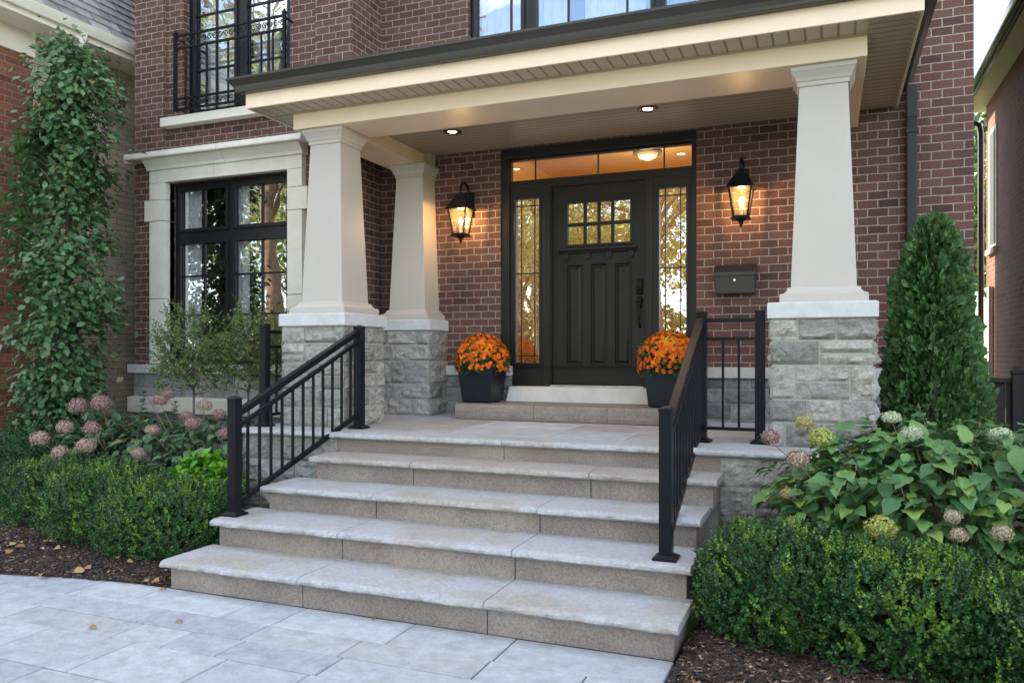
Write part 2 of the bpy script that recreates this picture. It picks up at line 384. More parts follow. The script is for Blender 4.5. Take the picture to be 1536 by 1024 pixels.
M['hd_dust'] = head('dusty_pink_floret', [(0,(.16,.08,.08)),(.4,(.29,.17,.16)),(.75,(.37,.28,.20)),(1,(.36,.33,.17))])
M['hd_green'] = head('lime_floret', [(0,(.16,.19,.035)),(.5,(.28,.29,.06)),(1,(.42,.40,.13))])
M['hd_mix'] = head('green_rose_floret', [(0,(.20,.09,.09)),(.4,(.29,.25,.08)),(1,(.39,.36,.13))])
M['hd_white'] = head('pale_green_white_floret', [(0,(.20,.26,.13)),(.5,(.34,.39,.24)),(1,(.50,.50,.38))])
M['hd_tan'] = head('dried_tan_floret', [(0,(.20,.14,.08)),(.5,(.33,.26,.17)),(1,(.44,.37,.27))])
M['autumn'] = island_mat('autumn_leaf', [(0,(.08,.13,.03)),(.4,(.17,.22,.05)),(.8,(.29,.29,.08)),(1,(.32,.24,.05))], .6, trans=.35)
M['wood_fence'] = pm('dark_fence_paint', (.030,.026,.026), .7, var=.25, vs=14, bump=.2)
M['white'] = pm('white_paint', (.70,.68,.64), .5, var=.05)
M['frieze'] = pm('cream_eave_paint', (.62,.57,.48), .6, var=.06)

# ---------------------------------------------------------------- rock-faced masonry
def rock_face(L, x0, y0, dx, dy, width, z0, z1, nx, ny, seed, courses, ext=(0,0), relief=.036, lens=(.16,.42), tops=()):
    """blocks over a rectangle that starts at (x0,y0), runs along (dx,dy) and faces (nx,ny)"""
    rd = random.Random(seed); z = z0; spans = []
    k = 0
    while z < z1 - .03:
        h = courses[k % len(courses)]; k += 1
        if z1 - z - h < .05: h = z1 - z
        spans.append((z, z+h)); z += h
    for (a, b) in spans:
        u = -ext[0]; end = width + ext[1]
        first = True
        while u < end - 1e-4:
            w = rd.uniform(*lens) * (.6 if first and rd.random() < .5 else 1); first = False
            if end - u - w < lens[0]*.7: w = end - u
            cells = [(u, u+w, a, b)]
            if b - a > .16 and w > .2 and rd.random() < .22:
                cc = (a+b)/2 + rd.uniform(-.02,.02); cells = [(u, u+w, a, cc), (u, u+w, cc, b)]
            for (p, q, c, d) in cells:
                g = .0068
                gp = g if p > -ext[0] + 1e-4 else 0; gq = g if q < end - 1e-4 else 0
                P0, P1, Z0, Z1 = p+gp, q-gq, c+g, d-g
                ni = max(3, int((P1-P0)/.02)); nj = max(3, int((Z1-Z0)/.02))
                o = rd.uniform(0, 90); amp = relief*rd.uniform(.6, 1.2); tiltx = rd.uniform(-.35,.35); tilty = rd.uniform(-.1,.5)
                vs = []; fs = []
                for j in range(nj+1):
                    for i in range(ni+1):
                        s = i/ni; t = j/nj; uu = P0+(P1-P0)*s; zz = Z0+(Z1-Z0)*t
                        e = min(min(s,1-s)*(P1-P0), min(t,1-t)*(Z1-Z0))
                        k2 = min(1, e/.025)
                        n1 = mnoise.noise(Vector((uu*9+o, zz*13, o))); n2 = mnoise.noise(Vector((uu*30, zz*42+o, o)))
                        n3 = abs(mnoise.noise(Vector((uu*6-o, zz*8+uu*2, o*.3))))
                        dd = .010 + k2*amp*(.55 + .8*n1 + .35*n2 - .9*n3 + tiltx*(s-.5) - tilty*(t-.5))
                        dd = max(.004, dd) if k2 > 0 else .010 + .003*n2
                        vs.append((x0+dx*uu+nx*dd, y0+dy*uu+ny*dd, zz))
                W = ni+1
                for j in range(nj):
                    for i in range(ni):
                        fs.append((j*W+i, j*W+i+1, (j+1)*W+i+1, (j+1)*W+i))
                # rim back to the mortar
                rim = [i for i in range(W)] + [j*W+ni for j in range(1,nj+1)] + [nj*W+i for i in range(ni-1,-1,-1)] + [j*W for j in range(nj-1,0,-1)]
                base = len(vs)
                for r_ in rim:
                    s_ = r_ % W; t_ = r_ // W
                    uu = P0+(P1-P0)*s_/ni; zz = Z0+(Z1-Z0)*t_/nj
                    vs.append((x0+dx*uu-nx*.004, y0+dy*uu-ny*.004, zz))
                m_ = len(rim)
                for i in range(m_): fs.append((rim[i], base+i, base+(i+1)%m_, rim[(i+1)%m_]))
                L.add(vs, fs)
            u += w

# ---------------------------------------------------------------- camera, world, sun
SUN_EL, SUN_AZ = 33, -48
cam = bpy.data.cameras.new('camera'); co = bpy.data.objects.new('camera', cam); C.objects.link(co)
co.location = (0, 0, 1.54); co.rotation_euler = (R(90), 0, R(22)); cam.sensor_width = 36; cam.lens = 1180/1536*36
cam.shift_y = 18/1536; cam.clip_end = 2000; cam.clip_start = .05
sc = bpy.context.scene; sc.camera = co
w = bpy.data.worlds.new('World'); sc.world = w; w.use_nodes = True; nt = w.node_tree
sky = N(nt, 'ShaderNodeTexSky', sky_type='NISHITA'); sky.sun_disc = False; sky.sun_elevation = R(SUN_EL); sky.sun_rotation = R(SUN_AZ)
sky.dust_density = .5; sky.air_density = 1.0
bg = nt.nodes['Background']; bg.inputs[1].default_value = .15
tc = N(nt, 'ShaderNodeTexCoord'); cn = N(nt, 'ShaderNodeTexNoise'); cn.inputs['Scale'].default_value = 3.2; cn.inputs['Detail'].default_value = 8
mp = N(nt, 'ShaderNodeMapping'); mp.inputs['Scale'].default_value = (1,1,2.4); nt.links.new(tc.outputs['Generated'], mp.inputs[0]); nt.links.new(mp.outputs[0], cn.inputs['Vector'])
cr = N(nt, 'ShaderNodeValToRGB'); cr.color_ramp.elements[0].position = .46; cr.color_ramp.elements[1].position = .66
nt.links.new(cn.outputs[0], cr.inputs[0])
mx = N(nt, 'ShaderNodeMix', data_type='RGBA'); nt.links.new(cr.outputs[0], mx.inputs[0]); nt.links.new(sky.outputs[0], mx.inputs[6]); mx.inputs[7].default_value = (8.5,8.3,8.0,1)
nt.links.new(mx.outputs[2], bg.inputs[0])
sl = bpy.data.lights.new('sun', 'SUN'); sl.energy = 3.6; sl.angle = R(.5); sl.color = (1,.89,.74)
so = bpy.data.objects.new('sun', sl); C.objects.link(so)
sd = Vector((math.sin(R(SUN_AZ))*math.cos(R(SUN_EL)), math.cos(R(SUN_AZ))*math.cos(R(SUN_EL)), math.sin(R(SUN_EL))))
so.rotation_euler = sd.to_track_quat('Z', 'Y').to_euler(); so.location = (0,0,30)
sc.view_settings.view_transform = 'Standard'; sc.view_settings.look = 'None'; sc.view_settings.exposure = 2.06; sc.view_settings.gamma = 1

def lamp(name, loc, watts, parent, col=(1,.66,.32), radius=.03, spot=None):
    l = bpy.data.lights.new(name, 'SPOT' if spot else 'POINT'); l.energy = watts; l.color = col; l.shadow_soft_size = radius
    if spot: l.spot_size = R(spot); l.spot_blend = .6
    o = bpy.data.objects.new(name, l); C.objects.link(o); o.parent = parent; o.location = Vector(loc) - wloc(parent); return o
# ================================================================ THE SETTING
def sheet(name, x0, x1, y0, y1, z, m, nx=1, ny=1, amp=0., clip=None):
    xs = np.linspace(x0, x1, nx+1); ys = np.linspace(y0, y1, ny+1)
    V = np.array([[x, y, z + (amp*nz((x, y, 0), 2.3) + amp*.5*nz((x, y, 3), 9) if amp else 0)] for y in ys for x in xs])
    F = np.array([[j*(nx+1)+i, j*(nx+1)+i+1, (j+1)*(nx+1)+i+1, (j+1)*(nx+1)+i] for j in range(ny) for i in range(nx)])
    return npmesh(name, V, F, m)
tag(sheet('ground', -300, 300, -300, 300, -.09, M['grass']), kind='structure')
tag(sheet('road', -120, 120, -15.5, -8.5, -.02, M['asphalt']), kind='structure')

# garden beds; the left one overlaps the paving with a curved edge
def bed_edge(x): return 3.96 if x > -4.1 else 3.93 - .055*(-4.1-x) - .085*max(0, -4.1-x)**2
nx_, ny_ = 120, 70
V = []; F = []
for j in range(ny_+1):
    for i in range(nx_+1):
        x = -4.03 - 6.5*i/nx_; y0 = bed_edge(x); t = j/ny_; y = y0 + (7.3-y0)*t
        z = .004 + .05*min(1, (y-y0)/.25) + .06*t + .022*nz((x,y,0),3) + .012*nz((x,y,5),11)
        if j == 0: z = -.03
        V.append((x, y, z))
for j in range(ny_):
    for i in range(nx_): F.append((j*(nx_+1)+i, (j+1)*(nx_+1)+i, (j+1)*(nx_+1)+i+1, j*(nx_+1)+i+1))
bed_l = npmesh('planting_bed', np.array(V), np.array(F), M['soil'], smooth=True); tag(bed_l, kind='structure')
V = []; F = []
for j in range(101):
    for i in range(61):
        x = -.715 + 6.*(i/60)**1.3; y = 1.2 + 7.*j/100
        z = .0 + .05*min(1, (x+.715)/.12) + .022*nz((x,y,0),3) + .012*nz((x,y,5),11)
        if i == 0: z = -.05
        V.append((x, y, z))
for j in range(100):
    for i in range(60): F.append((j*61+i, j*61+i+1, (j+1)*61+i+1, (j+1)*61+i))
bed_r = npmesh('planting_bed', np.array(V), np.array(F), M['soil'], smooth=True); tag(bed_r, kind='structure')

# bark chips and leaf litter lying on the beds
CT = np.array([(-.5,-.2,0),(.5,-.12,.0),(.45,.2,0),(-.4,.16,0),(-.5,-.2,.12),(.5,-.12,.14),(.45,.2,.1),(-.4,.16,.12)])
CF = np.array([(4,5,6,7),(0,1,5,4),(1,2,6,5),(2,3,7,6),(3,0,4,7)])
def chips(n, fx):
    P = np.array([fx() for _ in range(n)])
    a = rng.uniform(0, 2*np.pi, n); D = np.stack([np.cos(a), np.sin(a), rng.normal(0,.25,n)],1)
    U = np.stack([rng.normal(0,.3,n), rng.normal(0,.3,n), np.ones(n)],1)
    return scatter(CT, CF, P, D, U, rng.uniform(.012,.045,n)*rng.choice([.6,1,1],n))
def fl():
    x = -4.06 - random.random()**1.2*3.6; y0 = bed_edge(x); y = y0 + .02 + random.random()**1.5*1.5
    return (x, y, .012 + .05*min(1,(y-y0)/.25) + .06*(y-y0)/(7.3-y0) + .022*nz((x,y,0),3))
def fr():
    x = -.69 + random.random()**1.2*2.6; y = 1.9 + random.random()*2.9
    return (x, y, .012 + .05*min(1,(x+.715)/.12) + .022*nz((x,y,0),3))
V, F = cat_meshes([chips(14000, fl), chips(26000, fr)])
tag(npmesh('bark_mulch', V, F, M['chip']), 'dark brown shredded bark mulch covering the planting beds', 'mulch', kind='stuff')

LEAF = np.array([(0,0,0),(-.28,.3,.05),(-.33,.55,.07),(-.18,.82,.03),(0,1,-.05),(.18,.82,.03),(.33,.55,.07),(.28,.3,.05),(0,.35,0),(0,.65,0)])
LEAF_F = np.array([(0,8,1),(1,8,2),(2,8,9),(2,9,3),(3,9,4),(4,9,5),(5,9,6),(6,9,8),(6,8,7),(7,8,0)])
def litter(n, fx, s0, s1):
    P = np.array([fx() for _ in range(n)]) + np.array((0,0,.015))
    a = rng.uniform(0, 2*np.pi, n); D = np.stack([np.cos(a), np.sin(a), rng.normal(0,.25,n)],1)
    U = np.stack([rng.normal(0,.5,n), rng.normal(0,.5,n), np.ones(n)],1)
    return scatter(LEAF*np.array((1.3,1,2.5)), LEAF_F, P, D, U, rng.uniform(s0,s1,n))
V, F = cat_meshes([litter(130, fl, .03, .085), litter(90, fr, .018, .045)])
tag(npmesh('leaf_litter', V, F, M['litter']), 'dry orange and tan leaves lying among the bark mulch', 'fallen leaves', kind='stuff')

# paving: coursed rectangular slabs with open joints
mb = MB(); rd = random.Random(3); y = 3.955
while y > -8.0:  # carried on unseen behind the camera so sunlit slabs bounce warm light
    h = rd.choice([.24, .33, .33, .42]); x = -.72
    while x > -13:
        wd = rd.choice([.36, .5, .62, .75, .85]); g = .004; dz = rd.uniform(-.0015,.0015)
        a, b, c, d = x-wd+g, x-g, y-h+g, y-g
        e = .005
        mb.add([(a,c,-.07),(b,c,-.07),(b,d,-.07),(a,d,-.07),(a,c,-e+dz),(b,c,-e+dz),(b,d,-e+dz),(a,d,-e+dz),(a+e,c+e,dz),(b-e,c+e,dz),(b-e,d-e,dz),(a+e,d-e,dz)],
               [(0,1,5,4),(1,2,6,5),(2,3,7,6),(3,0,4,7),(4,5,9,8),(5,6,10,9),(6,7,11,10),(7,4,8,11),(8,9,10,11)])
        x -= wd
    y -= h
tag(mb.build('paving', M['paver']), kind='structure')
tag(sheet('joint_sand', -13, -.73, -8.5, 3.97, -.007, M['sand']), kind='structure')

# ================================================================ HOUSE
house = thing('brick_house', 'two-storey dark red brick house with black windows behind the porch', 'house', (-3.3, 7.7, 0))
YW, YB = 7.70, 7.09                      # main front wall, bay front
door_hole = (-3.243, -1.193, 1.20, 3.70)
win_r = (-3.62, -.90, 4.45, 6.30)
mb = MB()
mb.grid_wall(-4.70, 1.14, 1.41, 7.6, YW, [(-3.243,-1.193,1.41,3.70), win_r], .10)
mb.add([(1.14,YW,0),(1.14,15.4,0),(1.14,15.4,7.6),(1.14,YW,7.6)], [(0,1,2,3)])
mb.add([(1.14,15.4,0),(-7.77,15.4,0),(-7.77,15.4,7.6),(1.14,15.4,7.6)], [(0,1,2,3)])
mb.add([(-7.77,15.4,0),(-7.77,YB,0),(-7.77,YB,7.6),(-7.77,15.4,7.6)], [(0,1,2,3)])
mb.build('wall', M['brick'], house)
# bay: corner pilasters stand 3 cm proud of the middle panel
bay_lo, bay_up = (-7.25, -5.50, 1.41, 3.55), (-7.04, -5.52, 4.30, 6.35)
mb = MB()
mb.grid_wall(-7.77, -7.30, 1.41, 7.6, YB, [], .03); mb.grid_wall(-5.16, -4.70, 1.41, 7.6, YB, [], .03)
mb.grid_wall(-7.30, -5.16, 1.41, 7.6, YB+.035, [bay_lo, bay_up], .14)
mb.add([(-7.30,YB,1.41),(-7.30,YB+.035,1.41),(-7.30,YB+.035,7.6),(-7.30,YB,7.6)], [(0,1,2,3)])
mb.add([(-5.16,YB,1.41),(-5.16,YB,7.6),(-5.16,YB+.035,7.6),(-5.16,YB+.035,1.41)], [(0,1,2,3)])
mb.add([(-4.70,YB,.8),(-4.70,YW,.8),(-4.70,YW,7.6),(-4.70,YB,7.6)], [(0,1,2,3)])
mb.build('bay_wall', M['brick'], house)
# roof (out of sight above, shades the front)
MB().add([(-8.2,6.6,7.6),(1.6,6.6,7.6),(1.6,15.9,7.6),(-8.2,15.9,7.6),(-5.2,10.3,9.9),(-1.4,10.3,9.9)],
         [(0,1,5,4),(1,2,5),(2,3,4,5),(3,0,4),(3,2,1,0)]).build('roof', M['roof'], house)
# stone base and ledge
for args in ((-3.95,YW,.84,.86,11,[.15,.15,.15],(.18,.4)),(-1.58,YW,2.72,.3,12,[.16,.15,.14],(.18,.42)),(-7.77,YB,3.0,.95,13,[.18,.18],(.2,.42))):
    mb = MB(); rock_face(mb, args[0], args[1], 1, 0, args[2], args[3], 1.31, 0, -1, args[4], args[5], lens=args[6], relief=.02)
    mb.build('stone_base', M['rockdark'], house)
b2 = MB(); b2.box(-4.7, -3.243, YW, YW+.2, 0, 1.40); b2.box(-3.243, -1.193, YW+.02, YW+.2, 0, 1.19); b2.box(-1.193, 1.14, YW, YW+.2, 0, 1.40); b2.box(-7.77, -4.70, YB, YB+.3, 0, 1.40)
b2.build('base_core', M['mortar'], house)
def trim(name, prm, m, parent=house, bevel=.004):
    t = MB()
    for p in prm: t.box(*p)
    return t.build(name, m, parent, bevel=bevel)
trim('ledge', [(-4.52,-3.12,YW-.055,YW+.05,1.308,1.41)], M['limegrey'])
trim('ledge', [(-1.58,1.17,YW-.055,YW+.05,1.308,1.41)], M['limegrey'])
trim('ledge', [(-7.83,-4.66,YB-.055,YB+.05,1.308,1.41)], M['limegrey'])
trim('plinth', [(-7.80,-4.80,YB-.05,YB+.1,.0,.84)], M['rockdark'])
trim('plinth', [(-7.80,-4.80,YB-.09,YB+.1,.84,1.03)], M['lime'], bevel=.015)

# bay window surround
S = [(-7.495,-7.25,7.05,7.2,1.42,2.18),(-7.495,-7.25,7.05,7.2,2.186,3.10),(-7.57,-7.25,7.047,7.2,3.106,3.35),(-7.495,-7.25,7.05,7.2,3.356,3.55),
     (-5.50,-5.305,7.05,7.2,1.42,2.18),(-5.50,-5.305,7.05,7.2,2.186,3.10),(-5.50,-5.235,7.047,7.2,3.106,3.35),(-5.50,-5.305,7.05,7.2,3.356,3.55),
     (-7.495,-6.52,7.05,7.2,3.553,3.70),(-6.515,-5.305,7.05,7.2,3.553,3.70)]
trim('window_surround', S, M['lime'], bevel=.003)
cor = MB()
for a, b in ((-1,-6.35),(-6.345,1)):
    x0 = -7.52 if a == -1 else a; x1 = b if a == -1 else -5.28
    cor.extr_x(x0, x1, [(7.2,3.70),(7.03,3.70),(7.02,3.735),(6.965,3.80),(6.955,3.815),(7.2,3.815)])
cor.extr_x(-7.74, -6.3525, [(7.2,3.816),(6.90,3.816),(6.895,3.83),(6.905,3.885),(7.03,3.925),(7.2,3.925)])
cor.extr_x(-6.3475, -5.21, [(7.2,3.816),(6.90,3.816),(6.895,3.83),(6.905,3.885),(7.03,3.925),(7.2,3.925)])
cor.build('cornice', M['lime'], house, bevel=.003)
trim('string_course', [(-7.85,-7.742,7.0,7.3,3.80,3.90),(-7.85,-7.77,7.3,13,3.80,3.90)], M['lime'], bevel=.02)
trim('upper_sill', [(-7.29,-5.20,7.01,7.2,4.195,4.298)], M['lime'], bevel=.006)

# ---- windows
def window(name, hole, y, cells, glass, bars, parent=house, rail=None, fw=.055, label=None):
    """frame with sashes; cells = glass rectangles; bars = glazing bars"""
    x0, x1, z0, z1 = hole
    wn = MB(); wn.grid_wall(x0, x1, z0, z1, y, cells, .03)
    o = wn.build(name, M['frame'], parent, merge=True)
    if label: o['label'] = label
    fr = MB()
    for a, b, c, d in cells:                     # raised sash frames round each pane
        e = .042
        for q in ((a-e,a,c-e,d+e),(b,b+e,c-e,d+e),(a,b,c-e,c),(a,b,d,d+e)):
            fr.box(q[0],q[1],y-.022,y+.02,q[2],q[3])
    fr.build('sash', M['frame'], o, bevel=.005)
    for a, b, c, d in cells:
        MB().add([(a,y+.022,c),(b,y+.022,c),(b,y+.022,d),(a,y+.022,d)], [(0,1,2,3)]).build('pane', glass, o)
    g = MB()
    for p in bars: g.box(p[0],p[1],y+.004,y+.028,p[2],p[3])
    g.build('glazing_bar', M['frame'], o, bevel=.003)
    return o
bl = (-7.15, -6.48); br_ = (-6.33, -5.62); zu = (3.015, 3.46); zl = (1.52, 2.83)
cells = [(*bl,*zu),(*br_,*zu),(*bl,*zl),(*br_,*zl)]
bars = []
for c in (bl, br_):
    m_ = (c[0]+c[1])/2
    bars += [(m_-.011,m_+.011,*zu),(m_-.011,m_+.011,*zl),(c[0],m_-.011,2.44,2.462),(m_+.011,c[1],2.44,2.462),(c[0],m_-.011,1.98,2.002),(m_+.011,c[1],1.98,2.002)]
window('window', (-7.25,-5.50,1.41,3.55), 7.21, cells, M['gl_bay'], bars, label='large black ground-floor window in a limestone surround')
ul = (-6.93, -6.36); ur = (-6.18, -5.62)
cells = [(*ul,4.40,6.2),(*ur,4.40,6.2)]; bars = []
for c in (ul, ur):
    m_ = (c[0]+c[1])/2
    bars.append((m_-.011,m_+.011,4.40,6.2))
    for z in (4.86, 5.51): bars += [(c[0],m_-.011,z,z+.022),(m_+.011,c[1],z,z+.022)]
window('window', (-7.04,-5.52,4.30,6.35), 7.22, cells, M['gl_up'], bars, label='tall black upper window behind the iron balcony rail')
cells = [(-3.54,-3.03,4.55,6.2),(-2.85,-1.65,4.55,6.2),(-1.50,-.98,4.55,6.2)]
bars = [(-3.16,-3.138,4.55,6.2),(-2.52,-2.498,4.55,6.2),(-1.90,-1.878,4.55,6.2)]
window('window', win_r, 7.76, cells, M['gl_up'], bars, label='wide black upper window above the porch gutter')

# ---- entry: frame, transom, sidelights, door
ent = MB(); YE = 7.745
dh = (-2.685,-1.71,1.215,3.27); tr = (-3.135,-1.245,3.362,3.572); s1 = (-3.085,-2.822,1.445,3.165); s2 = (-1.562,-1.298,1.445,3.165)
ent.grid_wall(-3.243, -1.193, 1.20, 3.705, YE, [dh, tr, s1, s2], .05)
ent.build('entry_frame', M['door'], house, merge=True)
ef = MB()
for a, b in ((-3.243,-3.15),(-1.235,-1.193)): ef.box(a,b,YE-.03,YE+.01,1.20,3.60)
ef.box(-3.243,-1.193,YE-.03,YE+.01,3.60,3.705); ef.box(-3.15,-1.235,YE-.014,YE+.01,3.285,3.345)
for a, b in ((-2.775,-2.70),(-1.695,-1.632)): ef.box(a,b,YE-.022,YE+.01,1.20,3.285)
def bead(q, e=.018, y=YE, t=.012):
    for r_ in ((q[0]-e,q[0],q[2]-e,q[3]+e),(q[1],q[1]+e,q[2]-e,q[3]+e),(q[0],q[1],q[2]-e,q[2]),(q[0],q[1],q[3],q[3]+e)):
        ef.box(r_[0],r_[1],y-t,y+.012,r_[2],r_[3])
for q in (tr, s1, s2): bead(q)
ef.box(-3.12,-2.80,YE-.016,YE+.01,1.20,1.24); ef.box(-1.60,-1.25,YE-.016,YE+.01,1.20,1.24)
ef.build('casing', M['door'], house, bevel=.006)
def lights(q, bars, name):
    o = MB().add([(q[0],YE+.03,q[2]),(q[1],YE+.03,q[2]),(q[1],YE+.03,q[3]),(q[0],YE+.03,q[3])], [(0,1,2,3)]).build(name, M['gl_tr' if name == 'transom_glass' else 'gl_door'], house)
    if name == 'transom_glass':
        for p in bars: MB().box(p[0],p[1],YE+.02,YE+.029,p[2],p[3]).build('lead_bar', M['black'], o)
    else:
        g = MB()
        for p in bars: g.box(p[0],p[1],YE+.02,YE+.029,p[2],p[3])
        g.build('lead_grid', M['black'], o)
    return o
lights(tr, [(x-.007,x+.007,tr[2],tr[3]) for x in (-2.871,-2.19,-1.517)], 'transom_glass')
for q in (s1, s2):
    lights(q, [(q[0]+.052,q[0]+.062,q[2],q[3]),(q[1]-.062,q[1]-.052,q[2],q[3])] + [(a,b,z,z+.01) for z in (1.51,2.378,3.09) for a, b in ((q[0],q[0]+.052),(q[0]+.062,q[1]-.062),(q[1]-.052,q[1]))], 'sidelight_glass')
YD = 7.785
lit = [(-2.518,-2.352),(-2.32,-2.205),(-2.172,-2.06),(-2.03,-1.864)]; rows = [(2.665,2.852),(2.885,3.09)]
pan = [(-2.542,-2.355),(-2.285,-2.10),(-2.03,-1.845)]
ho = [(a,b,c,d) for a, b in lit for c, d in rows]; hp = [(a,b,1.415,2.465) for a, b in pan]
dm = MB(); dm.grid_wall(-2.6855, -1.7095, 1.2145, 3.2705, YD, ho + hp, .0)
for a, b, c, d in ho:
    e = .012
    o4 = [(a,YD,c),(b,YD,c),(b,YD,d),(a,YD,d)]; i4 = [(a+.004,YD+e,c+.004),(b-.004,YD+e,c+.004),(b-.004,YD+e,d-.004),(a+.004,YD+e,d-.004)]
    dm.add(o4+i4, [(i,(i+1)%4,4+(i+1)%4,4+i) for i in range(4)])
for a, b, c, d in hp:
    prev = None; vs = []; fs = []
    for k, (ins, dep) in enumerate(((0,0),(.004,-.008),(.012,-.008),(.022,.016),(.032,.016),(.052,.004))):
        vs += [(a+ins,YD+dep,c+ins),(b-ins,YD+dep,c+ins),(b-ins,YD+dep,d-ins),(a+ins,YD+dep,d-ins)]
        if k: fs += [(4*k-4+i,4*k-4+(i+1)%4,4*k+(i+1)%4,4*k+i) for i in range(4)]
    fs.append(tuple(range(20,24))); dm.add(vs, fs)
door = dm.build('front_door', M['door'], house)
fb = MB()
for r_ in ((-2.545,-2.52,2.64,3.115),(-1.862,-1.837,2.64,3.115),(-2.52,-1.862,2.64,2.663),(-2.52,-1.862,3.092,3.115)): fb.box(r_[0],r_[1],YD-.014,YD+.006,r_[2],r_[3])
fb.build('glazing_frame', M['door'], door, bevel=.004)
sh = MB(); sh.extr_x(-2.61,-1.79,[(YD+.005,2.625),(YD-.06,2.625),(YD-.06,2.60),(YD-.045,2.592),(YD-.03,2.57),(YD+.005,2.57)])
for x in (-2.53,-2.30,-2.075,-1.85): sh.box(x-.026,x+.026,YD-.032,YD+.004,2.515,2.572); sh.box(x-.018,x+.018,YD-.02,YD+.004,2.50,2.515)
sh.build('dentil_shelf', M['door'], door, bevel=.004)
for q in ho: MB().add([(q[0],YD+.011,q[2]),(q[1],YD+.011,q[2]),(q[1],YD+.011,q[3]),(q[0],YD+.011,q[3])], [(0,1,2,3)]).build('lite', M['gl_door'], door)
hd = MB(); X = -1.764
hd.prof(X, YD-.006, [(.030,.008,2.13),(.034,.010,2.14),(.034,.010,2.275),(.026,.008,2.285)])
hd.tube([(X,YD-.012,2.185),(X,YD-.03,2.185)], [.02,.016], 12)
hd.prof(X, YD-.006, [(.018,.008,2.0),(.026,.010,2.02),(.030,.012,2.07),(.020,.010,2.112)])
hd.tube([(X,YD-.01,2.06),(X,YD-.05,2.055),(X,YD-.062,2.01),(X,YD-.055,1.93),(X,YD-.04,1.85),(X,YD-.02,1.815),(X,YD-.004,1.81)], [.013,.014,.011,.010,.010,.011,.016], 10)
hd.tube([(X-.022,YD-.05,2.068),(X+.022,YD-.05,2.068)], .010, 8)
hd.build('handle', M['black'], door, smooth=True)
MB().box(-2.683,-1.712,7.70,7.80,1.20,1.214).build('threshold', M['chrome'], house)
sl_ = MB(); sl_.add([(-3.115,7.54,1.045),(-1.575,7.54,1.045),(-1.60,7.56,1.198),(-3.085,7.56,1.198),(-3.115,7.85,1.045),(-1.575,7.85,1.045),(-1.60,7.85,1.198),(-3.085,7.85,1.198)],
    [(0,1,2,3),(1,5,6,2),(5,4,7,6),(4,0,3,7),(3,2,6,7),(0,4,5,1)])
sl_.build('door_sill', M['sill'], house, bevel=.006)

# rooms behind the glass
def room(name, x0, x1, y0, y1, z0, z1, m):
    MB().add([(x0,y0,z0),(x1,y0,z0),(x1,y1,z0),(x0,y1,z0),(x0,y0,z1),(x1,y0,z1),(x1,y1,z1),(x0,y1,z1)],
             [(0,1,2,3),(4,7,6,5),(1,2,6,5),(2,3,7,6),(3,0,4,7)]).build(name, m, house)
room('hall', -3.6, -.9, 7.86, 10.5, 1.2, 4.0, M['hall'])
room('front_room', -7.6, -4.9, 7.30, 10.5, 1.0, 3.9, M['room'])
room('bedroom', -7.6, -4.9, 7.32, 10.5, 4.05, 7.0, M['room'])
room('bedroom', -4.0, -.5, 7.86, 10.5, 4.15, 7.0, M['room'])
def curtain(x0, x1, y, z0, z1, label, folds=9):
    n = folds*10; V = []; F = []
    for k in range(n+1):
        t = k/n; x = x0+(x1-x0)*t; yy = y + .035*math.sin(t*folds*2*math.pi) + .012*math.sin(t*23)
        V += [(x,yy,z0),(x,yy,z1)]
    for k in range(n): F.append((2*k,2*k+2,2*k+3,2*k+1))
    tag(npmesh('curtain', np.array(V), np.array(F), M['curtain'], smooth=True), label, 'curtain', 'white curtains behind the windows')
curtain(-7.2,-6.93,7.31,1.1,3.6,'white curtain at the left edge of the ground-floor window',4)
curtain(-6.42,-6.22,7.31,1.1,3.6,'narrow white curtain behind the middle of the ground-floor window',3)
curtain(-7.02,-6.5,7.46,4.1,6.5,'white sheer curtain left in the window behind the balcony rail',6)
curtain(-6.3,-5.9,7.46,4.1,6.5,'white sheer curtain right in the window behind the balcony rail',5)
curtain(-3.6,-2.6,8.02,4.2,6.5,'white sheer curtain left in the upper window above the porch',9)
curtain(-2.4,-1.75,8.02,4.2,6.5,'white sheer curtain right in the upper window above the porch',7)
hl = thing('ceiling_light', 'small lit ceiling light seen through the glass over the door', 'ceiling light', (-1.95, 9.0, 4.0))
MB().lathe(-1.95,9.0,[(.07,4.0),(.07,3.97),(.02,3.96),(.02,3.88),(.17,3.87),(.17,3.84)],16).build('canopy', M['bronze'], hl)
MB().lathe(-1.95,9.0,[(.12,3.838),(.10,3.80),(.04,3.775)],16).build('shade', emit_mat('lit_glass_shade',(1,.7,.38),.25), hl, smooth=True)
lamp('hall_lamp', (-1.95,9.0,3.55), 8.5, hl, (1,.80,.44), .08)

